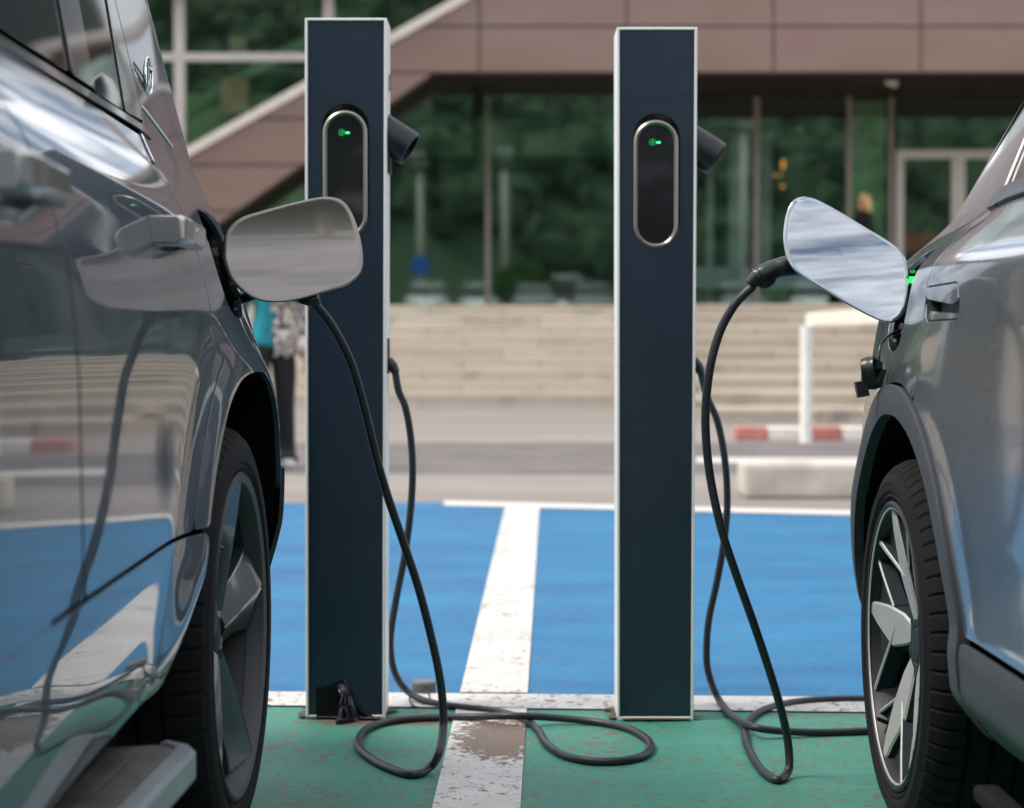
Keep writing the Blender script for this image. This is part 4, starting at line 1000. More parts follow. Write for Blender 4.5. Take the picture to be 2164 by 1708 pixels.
# ------------------------------------------------------------------ chargers
def charger(name, tl, tr, bl, br, label):
    """tl.. are print positions of the front face corners (source pixels)"""
    s = 1.8928; Yc = G((bl[0]+br[0])/2/s, (bl[1]+br[1])/2/s).y
    a, b, c, d = [P(q[0]/s, q[1]/s, Yc) for q in (bl, br, tr, tl)]
    w0 = (b.x-a.x); w1 = c.x-d.x; cx0 = (a.x+b.x)/2; cx1 = (c.x+d.x)/2; Ht = (c.z+d.z)/2
    root = empty(name, (cx0, Yc, 0), 0, label, 'charging post', 'charging posts between the cars')
    D = .135
    def X(u, z):      # u -.5..+.5 across the face at height z
        k = z/Ht; return (cx1-cx0)*k+(w0+(w1-w0)*k)*u
    def slab(mb, u0, u1, z0, z1, y0, y1, mi=0):
        V = [(X(u0, z0), y0, z0), (X(u1, z0), y0, z0), (X(u1, z0), y1, z0), (X(u0, z0), y1, z0), (X(u0, z1), y0, z1), (X(u1, z1), y0, z1), (X(u1, z1), y1, z1), (X(u0, z1), y1, z1)]
        mb.add(V, [(0, 3, 2, 1), (4, 5, 6, 7), (0, 1, 5, 4), (1, 2, 6, 5), (2, 3, 7, 6), (3, 0, 4, 7)], mi)
    e = .034
    mb = MB(); slab(mb, -.5, -.5+e, .004, Ht, 0, D); slab(mb, .5-e, .5, .004, Ht, 0, D); slab(mb, -.5+e, .5-e, Ht-.0065, Ht, 0, D); slab(mb, -.5+e, .5-e, .004, .013, 0, D); slab(mb, -.5+e, .5-e, .013, Ht-.0065, D-.004, D)
    fr = mb.build('aluminium_frame', M['alu'], root); bevel(fr, .0018)
    # front film panel with pill shaped opening
    px0, px1 = -.285, .275; zt = Ht-.223*Ht/1.68; 
    pill_c0 = (-.005); wpill = .105; zc1 = Ht-.258; zc0 = Ht-.262-.198
    hw = .0560
    def pillpoly(hw_, zoff=0):
        out = []
        for k in range(17): a_ = PI*k/16; out.append((hw_*math.cos(a_), zc1+hw_*math.sin(a_)))
        for k in range(17): a_ = PI+PI*k/16; out.append((hw_*math.cos(a_), zc0+zoff+hw_*math.sin(a_)))
        return out
    pcx = X(-.005, zc1)
    outer = [(X(-.5+e+.004, .0145), .0145), (X(.5-e-.004, .0145), .0145), (X(.5-e-.004, Ht-.008), Ht-.008), (X(-.5+e+.004, Ht-.008), Ht-.008)]
    hole = [(x+pcx, z) for x, z in pillpoly(hw)]
    bm = bmesh.new(); vo = [bm.verts.new((x, .003, z)) for x, z in outer]; vh = [bm.verts.new((x, .003, z)) for x, z in hole]
    ed = [bm.edges.new((vo[i], vo[(i+1) % 4])) for i in range(4)]+[bm.edges.new((vh[i], vh[(i+1) % len(vh)])) for i in range(len(vh))]
    bmesh.ops.triangle_fill(bm, edges=ed, use_beauty=True, use_dissolve=False)
    r = bmesh.ops.extrude_face_region(bm, geom=list(bm.faces)); bmesh.ops.translate(bm, verts=[v for v in r['geom'] if isinstance(v, bmesh.types.BMVert)], vec=(0, .012, 0))
    bmesh.ops.recalc_face_normals(bm, faces=bm.faces)
    mb = MB(); mb.bm(bm); mb.build('front_panel', M['film'], root)
    # recess, bezel and dark display
    mb = MB(); slab(mb, -.4, .4, zc0-.09, zc1+.09, .045, .05); 
    for i in range(len(hole)):
        p, q = hole[i], hole[(i+1) % len(hole)]; mb.add([(p[0], .014, p[1]), (q[0], .014, q[1]), (q[0], .046, q[1]), (p[0], .046, p[1])], [(0, 1, 2, 3)])
    mb.build('display_recess', M['glossblack'], root)
    bz = MB(); ip = [(x+pcx-.001, z-.013) for x, z in pillpoly(.0530, .006)]; ii = [(x+pcx-.001, z-.013) for x, z in pillpoly(.0430, .006)]; n = len(ip)
    V = [(x, .002, z) for x, z in ip]+[(x, -.002, z) for x, z in [(a_[0]*.5+b_[0]*.5, a_[1]*.5+b_[1]*.5) for a_, b_ in zip(ip, ii)]]+[(x, .004, z) for x, z in ii]+[(x, .044, z) for x, z in ip]+[(x, .02, z) for x, z in ii]
    for r0, r1 in ((0, 1), (1, 2), (3, 0), (2, 4)): bz.add(V, [(r0*n+i, r0*n+(i+1) % n, r1*n+(i+1) % n, r1*n+i) for i in range(n)])
    bez = autosmooth(bz.build('bezel', simple('bezel_metal', (.27, .25, .22), .35, .6, var=.05), root), 50)
    mb = MB(); mb.prism([(x, .006, z) for x, z in ii], (0, .01, 0)); disp = mb.build('display', simple('display_glass', (.008, .008, .010), .18, coat=.5), root)
    dy = -.0+.004; lx = pcx-.009; lz = zc1-.012
    mb = MB(); V, Fc = [], []; m = 20
    for k in range(m):
        a_ = 2*PI*k/m
        for r_ in (.0062, .0078): V.append((lx+r_*math.cos(a_), dy, lz+r_*math.sin(a_)))
    mb.add(V, [(2*k, 2*((k+1) % m), 2*((k+1) % m)+1, 2*k+1) for k in range(m)])
    mb.prism([(lx-.003, dy, lz-.003), (lx+.002, dy, lz-.003), (lx+.004, dy, lz+.003), (lx-.001, dy, lz+.004)], (0, .001, 0))
    mb.build('charging_symbol', M['ledtrace'], disp)
    mb = MB(); mb.prism([(lx+.014+.0055*math.cos(2*PI*k/12), dy, lz-.0005+.0022*math.sin(2*PI*k/12)) for k in range(12)], (0, .001, 0)); mb.build('status_light', M['ledbar'], disp)
    # plug holster on the right flank
    hx = X(.5, Ht-.30); hz = Ht-.262; mb = MB(); ax = Vector((.83, -.10, -.545)).normalized()
    p0_ = Vector((hx-.030, .070, hz+.012)); p1_ = p0_+ax*.108; u_ = ax.cross(Vector((0, 1, 0))).normalized(); v_ = ax.cross(u_); V = []; n = 32
    prof = [(0, .0425), (.092, .043), (.100, .042), (.100, .037), (.02, .034), (.02, .0005)]
    for k in range(n):
        a_ = 2*PI*k/n
        for dd, r_ in prof: V.append(p0_+ax*dd+(u_*math.cos(a_)+v_*math.sin(a_))*r_)
    m = len(prof); mb.add(V, [(k*m+i, ((k+1) % n)*m+i, ((k+1) % n)*m+i+1, k*m+i+1) for k in range(n) for i in range(m-1)])
    mb.box((hx-.001, .035, hz-.10), (hx+.006, .105, hz+.03)); autosmooth(mb.build('plug_holster', M['plug_grey'], root), 35)
    mb = MB(); mb.box((X(.5, Ht-.14), .05, Ht-.165), (X(.5, Ht-.14)+.004, .075, Ht-.125), 0, .001); mb.build('lock', M['chrome'], root)
    # outlet where the cable leaves the flank
    oz = .86; ox = X(.5, oz); mb = MB(); mb.box((ox-.001, .045, oz-.030), (ox+.004, .095, oz+.055), 0, .001); mb.tube([(ox, .07, oz), (ox+.012, .068, oz-.012), (ox+.02, .066, oz-.028)], [.014, .013, .010], 12); mb.build('cable_outlet', M['plug'], root, False)
    mb = MB(); slab(mb, -.515, .515, 0, .0035, -.004, D+.004); mb.build('base_plate', M['brake'], root)
    return root, (cx0+ox+.018, Yc+.066, oz-.025), Ht, X, Yc
M['plug_grey'] = simple('holster_plastic', (.006, .009, .015), .45, var=.12, scale=30, bmp=.05)
chL, outL, HtL, XL, YcL = charger('charging_post', (1219.3, 68.2), (1547.4, 75.8), (1223, 2882), (1540.5, 2884), 'navy charging post with torn film at its foot beside the brown flap')
chR, outR_, HtR, XR, YcR = charger('charging_post', (2467.6, 106.8), (2789.9, 110.9), (2468.6, 2890), (2774, 2889), 'clean navy charging post standing nearer the silver grey car')
# torn film curling off the foot of the left post
def torn():
    mb = MB(); s = 1.0
    def q(x, y, d): v = P(x, y, YcL-d); return v-Vector(chL.location)
    top = [(668, 1455), (674, 1451), (680, 1456), (687, 1450), (693, 1453), (700, 1445), (704, 1449), (709, 1441), (714, 1443), (719, 1435), (724, 1437), (731, 1448), (738, 1465), (746, 1482), (756, 1497), (770, 1508), (790, 1517)]
    V = []
    for x, y in top: V += [q(x, y, .002), q(x, 1520.5, .002)]
    mb.add(V, [(2*k, 2*k+1, 2*k+3, 2*k+2) for k in range(len(top)-1)])
    V = []
    mb.build('bare_patch', M['bare'], chL)
    mb = MB(); rows = []
    for (y, x0_, x1_, d0_, d1_) in ((1446, 712, 728, .004, .006), (1458, 715, 737, .02, .012), (1470, 722, 742, .035, .02), (1490, 716, 748, .04, .03), (1505, 714, 752, .05, .035), (1518, 712, 757, .06, .04), (1531, 709, 740, .075, .05)):
        rows.append([q(x0_+(x1_-x0_)*k/6, y+1.5*math.sin(k*1.3), (d0_+(d1_-d0_)*k/6)*(.7+.5*math.sin(k*1.6+y*.05)**2)) for k in range(7)])
    V = [v for r_ in rows for v in r_]; mb.add(V, [(i*7+k, i*7+k+1, (i+1)*7+k+1, (i+1)*7+k) for i in range(len(rows)-1) for k in range(6)])
    for pts in ([(728, 1438, .006), (735, 1456, .010), (748, 1484, .010), (766, 1503, .010), (790, 1516, .008)], [(737, 1460, .02), (745, 1480, .02), (752, 1503, .022), (760, 1518, .02)]):
        mb.tube(spline([q(*p) for p in pts], 6), .0022, 6)
    o = autosmooth(mb.build('torn_film', M['torn'], chL), 60); s_ = o.modifiers.new('t', 'SOLIDIFY'); s_.thickness = .001
M['bare'] = simple('bare_black', (.002, .002, .003), .6, spec=.2)
M['torn'] = simple('loose_film', (.018, .020, .030), .25, coat=.5)
torn()
# grit caught round the foot of each post
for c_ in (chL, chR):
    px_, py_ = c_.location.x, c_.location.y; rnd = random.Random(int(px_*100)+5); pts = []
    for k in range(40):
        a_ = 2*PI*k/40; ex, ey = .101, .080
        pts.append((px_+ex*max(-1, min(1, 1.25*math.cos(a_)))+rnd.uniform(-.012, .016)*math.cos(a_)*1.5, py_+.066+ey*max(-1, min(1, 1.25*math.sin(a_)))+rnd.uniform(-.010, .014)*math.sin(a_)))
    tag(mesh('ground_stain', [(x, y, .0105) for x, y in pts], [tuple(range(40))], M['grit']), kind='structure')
# ------------------------------------------------------------------ cables
R_C = .0088
def gnd(x, y, z=R_C+.004): return G(x, y, z)
def cable_path(start_pts, ground_pts, end_pts):
    return spline(start_pts+ground_pts+end_pts, 14)
cl = empty('charging_cable', tuple(G(935, 1600, 0)), 0, 'black cable looping on the green paint from the brown flap to its post', 'charging cable', 'charging cables')
oL = Vector(cl.location)
def ypath(pts): return [P(x, y, Y) for x, y, Y in pts]
sp = ypath([(655, 630, 3.90), (668, 645, 3.91), (700, 685, 3.93), (740, 762, 3.96), (770, 862, 4.0), (795, 965, 4.03), (818, 1045, 4.06), (852, 1145, 4.10), (885, 1245, 4.13), (915, 1362, 4.16), (932, 1450, 4.18), (937, 1530, 4.20)])
gp = [gnd(928, 1590, .05), gnd(908, 1622, .018), gnd(872, 1637), gnd(825, 1624), gnd(780, 1600), gnd(757, 1573), gnd(772, 1543), gnd(820, 1525), gnd(900, 1517), gnd(1000, 1515, .018), gnd(1085, 1513, .032), gnd(1170, 1517, .02), gnd(1260, 1526), gnd(1330, 1541), gnd(1372, 1568), gnd(1365, 1594), gnd(1320, 1607), gnd(1255, 1609), gnd(1195, 1597), gnd(1155, 1572), gnd(1138, 1545), gnd(1110, 1522), gnd(1050, 1503), gnd(980, 1495), gnd(920, 1487), gnd(885, 1476, .018)]
ep = ypath([(858, 1458, 4.98), (838, 1430, 4.96), (827, 1390, 4.95), (826, 1340, 4.93), (838, 1262, 4.92), (855, 1175, 4.91), (867, 1085, 4.90), (872, 1000, 4.89), (868, 925, 4.88), (857, 862, 4.87), (842, 825, 4.86)])+[Vector(outL)]
mb = MB(); mb.tube([p-oL for p in cable_path(sp, gp, ep)], R_C, 14); mb.build('sheath', M['cable'], cl, True)
mb = MB(); pts = [P(520, 572, 4.02), P(570, 588, 4.0), P(628, 618, 3.95), P(645, 625, 3.90), P(656, 633, 3.90), P(664, 641, 3.905)]; mb.tube([p-oL for p in pts], [.028, .026, .021, .018, .0145, .011], 16); mb.tube([p-oL for p in (P(655, 622, 3.90), P(667, 645, 3.907))], [.0165, .0125], 16)
mb.build('plug', M['plug'], cl, True)
cr_ = empty('charging_cable', tuple(G(1650, 1640, 0)), 0, 'black cable hanging from the plug under the silver grey flap', 'charging cable', 'charging cables')
oR = Vector(cr_.location)
sp = ypath([(1592, 605, 3.95), (1575, 620, 3.95), (1550, 648, 3.955), (1522, 700, 3.96), (1502, 770, 3.96), (1492, 850, 3.965), (1492, 925, 3.97), (1502, 1015, 3.975), (1525, 1120, 3.98), (1556, 1215, 4.0), (1590, 1310, 4.03), (1622, 1405, 4.06), (1648, 1490, 4.08), (1664, 1560, 4.10)])
gp = [gnd(1668, 1618, .03), gnd(1658, 1640), gnd(1640, 1648), gnd(1612, 1630), gnd(1586, 1592), gnd(1574, 1552), gnd(1585, 1520), gnd(1620, 1498), gnd(1680, 1484), gnd(1760, 1478), gnd(1850, 1478), gnd(1920, 1488), gnd(1945, 1510), gnd(1910, 1538), gnd(1825, 1545), gnd(1740, 1548), gnd(1650, 1545, .02), gnd(1590, 1536, .03), gnd(1550, 1515, .02)]
ep = ypath([(1520, 1480, 4.92), (1500, 1432, 4.91), (1493, 1385, 4.90), (1498, 1310, 4.89), (1516, 1225, 4.89), (1532, 1130, 4.88), (1537, 1050, 4.88), (1531, 965, 4.87), (1516, 890, 4.87), (1494, 838, 4.86)])+[Vector(outR_)]
mb = MB(); mb.tube([p-oR for p in cable_path(sp, gp, ep)], R_C, 14); mb.build('sheath', M['cable'], cr_, True)
# right hand connector: socket end, bent grip, finger bulge, boot
Yp = 3.95; px = Yp/F
mb = MB(); pts = spline([P(1900, 600, Yp+.12), P(1820, 585, Yp+.10), P(1735, 566, Yp+.05), P(1700, 560, Yp+.02), P(1668, 562, Yp+.0), P(1640, 568, Yp), P(1618, 578, Yp), P(1602, 586, Yp)], 6); n = len(pts)
rad = list(np.interp(np.linspace(0, 1, n), [0, .3, .5, .7, .86, .95, 1], [.030, .028, .0225, .0195, .021, .0205, .016])); mb.tube([p-oR for p in pts], rad, 20)
pl = autosmooth(mb.build('plug', M['plug'], cr_), 45)
mb = MB(); pts = [P(1632, 578, Yp), P(1626, 592, Yp), P(1616, 600, Yp), P(1606, 598, Yp)]; mb.tube([p-oR for p in spline(pts, 4)], list(np.interp(np.linspace(0, 1, 13), [0, .5, 1], [.014, .0115, .009])), 12)
mb.build('latch', M['plug'], pl, True)
mb = MB()
def capt(x, y): return P(x, y, Yp)-oR
mb.tube([capt(1607, 583), capt(1603.5, 585.5)], .0185, 20); mb.tube([capt(1604, 585), capt(1600, 588)], .0215, 20); mb.tube([capt(1601, 587), capt(1583, 602)], [.0175, .0125], 20)
autosmooth(mb.build('boot', M['plug'], pl), 40)
# small grey stub in the ground with a cable tie
q = G(893, 1480); st = empty('ground_stub', tuple(q), 0, 'short grey metal stub on the white line behind the cable', 'ground stub')
mb = MB(); mb.tube([(0, .08, 0), (0, .08, .030)], .029*1.05, 28); autosmooth(mb.build('stub_body', simple('stub_grey', (.07, .068, .066), .6), st)); mb = MB(); mb.tube([(0, .08, .030), (0, .08, .036)], [.031, .029], 28); autosmooth(mb.build('stub_cap', simple('stub_cap', (.13, .13, .135), .55), st))
tie = MB(); pts = spline([P(865, 1468, 4.97), P(868, 1485, 4.90), P(878, 1494, 4.88), P(893, 1492, 4.9), P(905, 1484, 4.93), P(908, 1470, 4.98), P(900, 1462, 5.0)], 6); tie.tube(pts, .0025, 6)
tag(tie.build('cable_tie', M['plug'], None, True), 'black tie looped round the cable beside the grey stub', 'cable tie')
mb = MB()
# ------------------------------------------------------------------ people
def skin_body(joints, edges, root=0, sub=2):
    """joints {name: (co, radius)} -> smooth single surface (verts, faces)"""
    names = list(joints); me = bpy.data.meshes.new('tmp'); me.from_pydata([joints[n][0] for n in names], [(names.index(a), names.index(b)) for a, b in edges], [])
    o = bpy.data.objects.new('tmp', me); COL.objects.link(o)
    s = o.modifiers.new('s', 'SKIN'); s.use_smooth_shade = True; s.branch_smoothing = .4
    for i, n in enumerate(names):
        r = joints[n][1]; r = r if isinstance(r, tuple) else (r, r); me.skin_vertices[0].data[i].radius = r
        me.skin_vertices[0].data[i].use_root = (i == root)
    m = o.modifiers.new('u', 'SUBSURF'); m.levels = sub; m.render_levels = sub
    dg = bpy.context.evaluated_depsgraph_get(); ev = o.evaluated_get(dg); em = bpy.data.meshes.new_from_object(ev)
    V = [v.co.copy() for v in em.vertices]; Fc = [tuple(p.vertices) for p in em.polygons]
    bpy.data.objects.remove(o); bpy.data.meshes.remove(me); bpy.data.meshes.remove(em)
    return V, Fc
def person(loc, rz, label, top, trous, hair, open_shirt=None, pose=0, h=1.66, hairlong=True, shirt_len=.80):
    k = h/1.70; J = {}; E = []
    def j(n, x, y, z, r, par=None):
        J[n] = ((x*k, y*k, z*k), (r[0]*k, r[1]*k) if isinstance(r, tuple) else r*k)
        if par: E.append((par, n))
    st = .10 if pose else .02
    j('pelvis', 0, 0, .96, (.155, .11)); j('waist', 0, 0, 1.08, (.125, .095), 'pelvis'); j('chest', 0, .0, 1.28, (.15, .105), 'waist'); j('upper', 0, 0, 1.40, (.13, .085), 'chest')
    j('neck', 0, -.005, 1.48, .055, 'upper'); j('head0', 0, -.015, 1.56, (.072, .085), 'neck'); j('head1', 0, -.015, 1.64, (.075, .09), 'head0'); j('head2', 0, -.005, 1.69, (.05, .06), 'head1')
    j('nose', 0, -.105, 1.595, .012, 'head0'); j('chin', 0, -.075, 1.535, .03, 'head0')
    for s, nm in ((-1, 'l'), (1, 'r')):
        j('sh'+nm, s*.17, 0, 1.39, .055, 'upper'); j('el'+nm, s*.235, .02, 1.12, .042, 'sh'+nm); j('wr'+nm, s*.25, -.05-(.03 if s > 0 else 0), .875, .028, 'el'+nm)
        j('pa'+nm, s*.252, -.065, .82, (.018, .036), 'wr'+nm)
        for f_, (dy, ln) in enumerate(((-.030, .062), (-.011, .074), (.009, .07), (.027, .055))):
            j('f%d%s' % (f_, nm), s*.250, -.065+dy, .775, .0085, 'pa'+nm); j('g%d%s' % (f_, nm), s*.240, -.072+dy, .775-ln*.55, .0075, 'f%d%s' % (f_, nm)); j('h%d%s' % (f_, nm), s*.224, -.075+dy, .775-ln, .006, 'g%d%s' % (f_, nm))
        j('t0'+nm, s*.240, -.105, .83, .010, 'pa'+nm); j('t1'+nm, s*.232, -.122, .80, .008, 't0'+nm)
        fy = st*s
        j('hi'+nm, s*.095, 0, .90, .095, 'pelvis'); j('kn'+nm, s*.105, -.02+fy*.5, .50, .062, 'hi'+nm); j('an'+nm, s*.11, fy+.01, .09, .040, 'kn'+nm)
        j('he'+nm, s*.11, fy+.03, .045, .035, 'an'+nm); j('to'+nm, s*.125, fy-.15, .03, (.042, .026), 'an'+nm)
    V, Fc = skin_body(J, E)
    root = empty('person', loc, rz, label, 'person')
    fm = []
    for f in Fc:
        c = sum((V[i] for i in f), Vector())/len(f)/k
        arm = abs(c.x) > .185
        fm.append(1 if c.z > 1.46 or (arm and c.z < .90) else 0)
    body = mesh('body', V, Fc, None, root, True, [M['skin'], M['skin']], fm)
    def cloth(name, cond, mat, d, thick=.004):
        nv = mesh('t', V, Fc, None).data
        nrm = [v.normal.copy() for v in nv.vertices]; o_ = [o for o in bpy.data.objects if o.data == nv][0]; bpy.data.objects.remove(o_)
        idx = {}; VV = []; FF = []
        for f in Fc:
            c = sum((V[i] for i in f), Vector())/len(f)/k
            if not cond(c): continue
            g = []
            for i in f:
                if i not in idx:
                    idx[i] = len(VV); w = d(V[i]/k) if callable(d) else d; VV.append(V[i]+nrm[i]*w)
                g.append(idx[i])
            FF.append(g)
        o = mesh(name, VV, FF, mat, root, True); s_ = o.modifiers.new('t', 'SOLIDIFY'); s_.thickness = thick; s_.offset = 1; return o
    arm = lambda c: abs(c.x) > .17 and c.z > .70
    cloth('trousers', lambda c: c.z < 1.03 and c.z > .06 and not (abs(c.x) > .19 and c.z > .68), trous, lambda p: .012+.03*max(0, .45-p.z)/.4)
    cloth('top', lambda c: (c.z > .90 and c.z < 1.475) and not (abs(c.x) > .19 and c.z < (.90 if not open_shirt else 1.2)), top, .016)
    if open_shirt:
        cloth('open_shirt', lambda c: (c.z > .84 and c.z < 1.46) and c.x > .01, open_shirt, lambda p: .028+.02*max(0, 1.1-p.z))
    cloth('shoe', lambda c: c.z <= .085, M['shoe'], .012)
    # hair: a cap and, for long hair, a fall down the back
    bm = bmesh.new(); bmesh.ops.create_icosphere(bm, subdivisions=3, radius=1)
    hv = []
    for v in bm.verts:
        p = Vector((v.co.x*.098, v.co.y*.112+.012, v.co.z*.115+1.635))*k
        if v.co.y < -.35 and v.co.z < .35: p = Vector((p.x*.85, p.y+.055*k, p.z))
        if hairlong and v.co.z < .1 and v.co.y > -.45: p.z -= (.1-v.co.z)*.22*k; p.y += .02*k
        p += Vector((random.uniform(-1, 1), random.uniform(-1, 1), random.uniform(-1, 1)))*.004
        v.co = p
    mb = MB(); mb.bm(bm); mb.build('hair', hair, root, True)
    for s in (-1, 1):
        bm = bmesh.new(); bmesh.ops.create_uvsphere(bm, u_segments=10, v_segments=8, radius=.011*k)
        for v in bm.verts: v.co += Vector((s*.031, -.100, 1.617))*k
        mb = MB(); mb.bm(bm); mb.build('eye', M['glossblack'], root, True)
    return root
fp = G(588, 992)
person((fp.x-.05, fp.y, 0), math.radians(12), 'person in a teal top, open floral shirt and black trousers walking', M['teal'], M['blackcloth'], M['darkhair'], M['floral'], 1, 1.66)
q = P(1824, 500, 32.6)
person((q.x, 32.6, ZT), math.radians(-70), 'person with long blonde hair and a dark top on the terrace', M['blackcloth'], M['blackcloth'], M['blonde'], None, 0, 1.80)

# ------------------------------------------------------------------ what stands behind the viewpoint and shows in paint and glass
def hill():
    nx, ny = 90, 36; V = []; rnd = np.random.RandomState(3)
    ph = rnd.rand(12, 3)*6.28; fq = rnd.rand(12, 2)*.25+.03
    def hgt(x, y):
        d = (-34-y); base = 1.8+30*(1-math.exp(-max(d, 0)/26))*(1-.42*(1/(1+math.exp(-(x-1)/4))))
        n_ = sum(math.sin(fq[i][0]*x*1.7+ph[i][0])*math.cos(fq[i][1]*y*1.7+ph[i][1]) for i in range(12))
        return base+n_*.35*min(1, max(d, 0)/8)
    for i in range(nx):
        for j_ in range(ny):
            x = -130+260*i/(nx-1); y = -33-110*j_/(ny-1); V.append((x, y, hgt(x, y)-.05))
    Fc = [(i*ny+j_, i*ny+j_+1, (i+1)*ny+j_+1, (i+1)*ny+j_) for i in range(nx-1) for j_ in range(ny-1)]
    tag(mesh('hill', V, Fc, M['leaf'], None, True), kind='structure')
    mb = MB()
    for t in range(5200):
        x = random.uniform(-75, 75); y = random.uniform(-38, -90); s = random.uniform(.5, 1.5); z = hgt(x, y)+s*.5
        bm = bmesh.new(); bmesh.ops.create_icosphere(bm, subdivisions=1, radius=s)
        for v in bm.verts:
            v.co = v.co*(1+random.uniform(-.45, .4)); v.co.z *= 1.15; v.co += Vector((x, y, z))
        mb.bm(bm)
    tag(mb.build('hillside_wood', M['leaf']), kind='stuff')
hill()
mb = MB(); mb.box((-60, -36, .0), (60, -9.5, 1.8)); tag(mb.build('upper_car_park', M['road']), kind='structure')
def small_car(x, y, rz, mat, label, tall=1.0):
    r = empty('parked_car', (x, y, 1.8), rz, label, 'car', 'cars parked across the road behind the viewpoint')
    st = [(-2.1, .50, .62, .55), (-2.0, .32, .80, .80), (-1.3, .25, .92, .88), (-.9, .25, .98, .9), (.9, .25, .98, .9), (1.6, .25, .95, .88), (2.1, .32, .86, .80), (2.2, .45, .70, .6)]
    V = []; n = 10
    for l, z0, z1, w in st:
        for k in range(n):
            a_ = 2*PI*k/n+PI/n; cx_, cz_ = math.cos(a_), math.sin(a_)
            V.append((w*max(-1, min(1, cx_*1.35)), l, (z0+z1)/2+(z1-z0)/2*max(-1, min(1, cz_*1.35))))
    Fc = [(i*n+k, i*n+(k+1) % n, (i+1)*n+(k+1) % n, (i+1)*n+k) for i in range(len(st)-1) for k in range(n)]+[tuple(range(n)), tuple(range((len(st)-1)*n, len(st)*n))[::-1]]
    mb = MB(); mb.add(V, Fc); mb.build('body', mat, r, True)
    def gh(mb, w0, w1, l0, l1, l2, l3, z0, z1):
        V = [(-w0, l0, z0), (w0, l0, z0), (w0, l3, z0), (-w0, l3, z0), (-w1, l1, z1), (w1, l1, z1), (w1, l2, z1), (-w1, l2, z1)]
        mb.add(V, [(0, 1, 5, 4), (1, 2, 6, 5), (2, 3, 7, 6), (3, 0, 4, 7), (4, 5, 6, 7)])
    zt = 1.45*tall
    mb = MB(); gh(mb, .82, .66, -1.15, -.45, 1.2, 1.9, .95, zt-.03); mb.build('windows', M['carglass'], r)
    mb = MB(); gh(mb, .67, .62, -.48, -.35, 1.1, 1.25, zt-.035, zt+.03); mb.build('roof', mat, r, True)
    for sx in (-1, 1):
        for l in (-1.35, 1.35):
            mb = MB(); V, Fc = lathe([(-.1, .2), (-.1, .32), (.1, .32), (.1, .2)], 24); mb.add([(v[0]+sx*.78, v[1]+l, v[2]+.32) for v in V], Fc); mb.build('wheel', M['rubber'], r)
        mb = MB(); mb.box((sx*.62-.16, -2.14, .62), (sx*.62+.16, -2.03, .74), 0, .02); mb.build('headlight', M['chrome'], r)
specs = [(-3.4, -13, M['whitecar'], 'white car mirrored between the left post and the slim mullion', 1), (-1.3, -16, M['whitecar'], 'white hatchback mirrored just behind the slim mullion', 1.05), (3.2, -13, M['greycar'], 'pale grey car mirrored beside the clean navy post', 1),
         (.9, -12, M['greycar'], 'grey car mirrored in front of the round bush', .95), (2.4, -19, M['whitecar'], 'tall white van mirrored above the row of cars', 1.35), (9.2, -13, M['greycar'], 'grey car mirrored behind the plug and its cable', 1), (12.2, -13.5, M['whitecar'], 'white car mirrored behind the silver grey flap', 1), (-6.6, -14, M['greycar'], 'grey car mirrored low beside the left post', 1)]
for x, y, mt, nm, tl in specs: small_car(x, y, PI+random.uniform(-.06, .06), mt, nm, tl)
def lamp_post(x, y, h_, label, sign=False):
    r = empty('lamp_post', (x, y, 1.8), 0, label, 'lamp post')
    mb = MB(); mb.tube([(0, 0, 0), (0, 0, h_)], [.16, .10], 12); mb.build('pole', M['pole'], r, True)
    mb = MB(); mb.box((-.35, -.12, h_), (.35, .9, h_+.16), 0, .04); mb.build('lamp_head', M['pole'], r)
    if sign: mb = MB(); mb.tube([(0, .14, h_*.36), (0, .18, h_*.36)], .42, 24); mb.build('round_sign', M['bluesign'], r)
lamp_post(-3.9, -17, 6.6, 'pale lamp post with a round blue sign mirrored in the glass', True); lamp_post(-.3, -19, 7.0, 'thin grey lamp post mirrored left of the round bush'); lamp_post(9.9, -17, 8.2, 'tall lamp post mirrored behind the silver grey flap')
def bush(x, y, s, label):
    r = empty('round_bush', (x, y, 1.8), 0, label, 'bush'); V = []; Fc = []
    for k in range(2600):
        a_ = random.uniform(0, 2*PI); b_ = math.acos(random.uniform(-.3, 1)); rr = s*(random.uniform(.7, 1.0)**.4)*(1+.1*math.sin(a_*3))
        c = Vector((rr*math.sin(b_)*math.cos(a_), rr*math.sin(b_)*math.sin(a_), s*.9+rr*math.cos(b_)*.95)); e1 = Vector((random.gauss(0, 1), random.gauss(0, 1), random.gauss(0, 1))).normalized(); e2 = e1.orthogonal().normalized(); q_ = .10
        i = len(V); V += [c-e1*q_, c+e2*q_*.5, c+e1*q_, c-e2*q_*.5]; Fc.append((i, i+1, i+2, i+3))
    mesh('crown', V, Fc, M['leaf2'], r); mb = MB(); mb.tube([(0, 0, 0), (0, 0, s)], [.12, .08], 8); mb.build('trunk', M['bark'], r, True)
bush(.5, -16.0, 1.35, 'round clipped green bush mirrored in the shop glass')

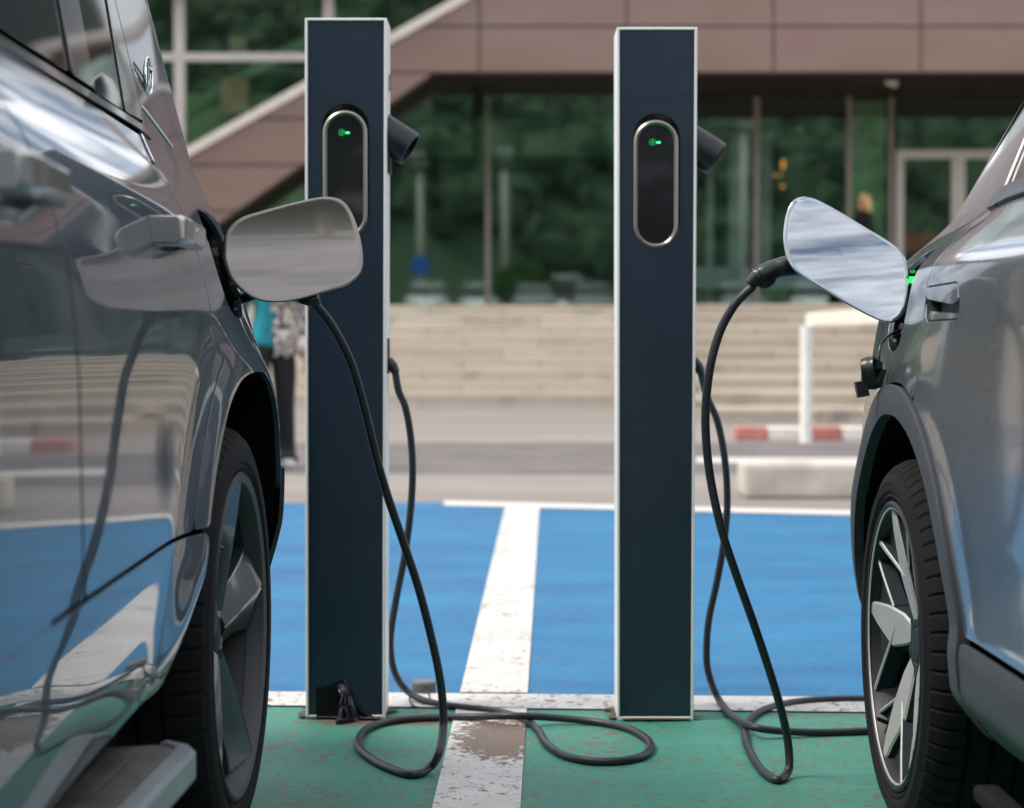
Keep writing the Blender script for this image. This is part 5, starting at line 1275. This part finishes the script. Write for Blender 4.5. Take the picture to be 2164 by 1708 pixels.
# ------------------------------------------------------------------ sky and sun
SUN_EL, SUN_AZ = 55, 258    # azimuth measured clockwise from +Y
w = bpy.data.worlds.new('World'); scene.world = w; w.use_nodes = True; nt = w.node_tree
bg = nt.nodes['Background']; sky = nt.nodes.new('ShaderNodeTexSky'); sky.sky_type = 'NISHITA'; sky.sun_disc = False
sky.sun_elevation = math.radians(SUN_EL); sky.sun_rotation = math.radians(SUN_AZ); sky.air_density = 1.0; sky.dust_density = 1.5; sky.ozone_density = 1.0
tc = nt.nodes.new('ShaderNodeTexCoord'); sep = nt.nodes.new('ShaderNodeSeparateXYZ'); nt.links.new(tc.outputs['Generated'], sep.inputs[0])
zc = math_(nt, 'ADD', math_(nt, 'MAXIMUM', sep.outputs[2], 0.0), .18)
cmb = nt.nodes.new('ShaderNodeCombineXYZ'); nt.links.new(math_(nt, 'DIVIDE', sep.outputs[0], zc), cmb.inputs[0]); nt.links.new(math_(nt, 'DIVIDE', sep.outputs[1], zc), cmb.inputs[1]); 
mr = nt.nodes.new('ShaderNodeMapping'); mr.inputs['Rotation'].default_value = (0, math.radians(-34), 0); nt.links.new(tc.outputs['Generated'], mr.inputs['Vector'])
mp = nt.nodes.new('ShaderNodeMapping'); mp.inputs['Scale'].default_value = (1, 1.6, 2.6); nt.links.new(mr.outputs['Vector'], mp.inputs['Vector'])
n1 = noise(nt, mp.outputs['Vector'], 5.6, 10, .64, .5)
mask = ramp(nt, n1, [(.40, (.06,)*3), (.55, (1,)*3)])
shade = ramp(nt, noise(nt, mp.outputs['Vector'], 7.0, 8, .65), [(.3, (8.0, 8.6, 9.6)), (.72, (16.5, 16.2, 16.0))])
nt.links.new(mixc(nt, mask, sky.outputs[0], shade), bg.inputs['Color']); bg.inputs['Strength'].default_value = .085
sd = bpy.data.lights.new('sun', 'SUN'); sd.energy = 1.7; sd.angle = math.radians(14); sd.color = (1, .93, .82); so = bpy.data.objects.new('sun', sd); COL.objects.link(so)
el, az = math.radians(SUN_EL), math.radians(SUN_AZ); dirv = Vector((math.sin(az)*math.cos(el), math.cos(az)*math.cos(el), math.sin(el)))
so.rotation_euler = dirv.to_track_quat('Z', 'Y').to_euler()
scene.view_settings.view_transform = 'Standard'; scene.view_settings.look = 'None'; scene.view_settings.exposure = .85; scene.view_settings.gamma = 1
scene.cycles.max_bounces = 10; scene.cycles.transparent_max_bounces = 12; scene.cycles.sample_clamp_indirect = 6; scene.cycles.caustics_reflective = False
scene.cycles.use_denoising = True
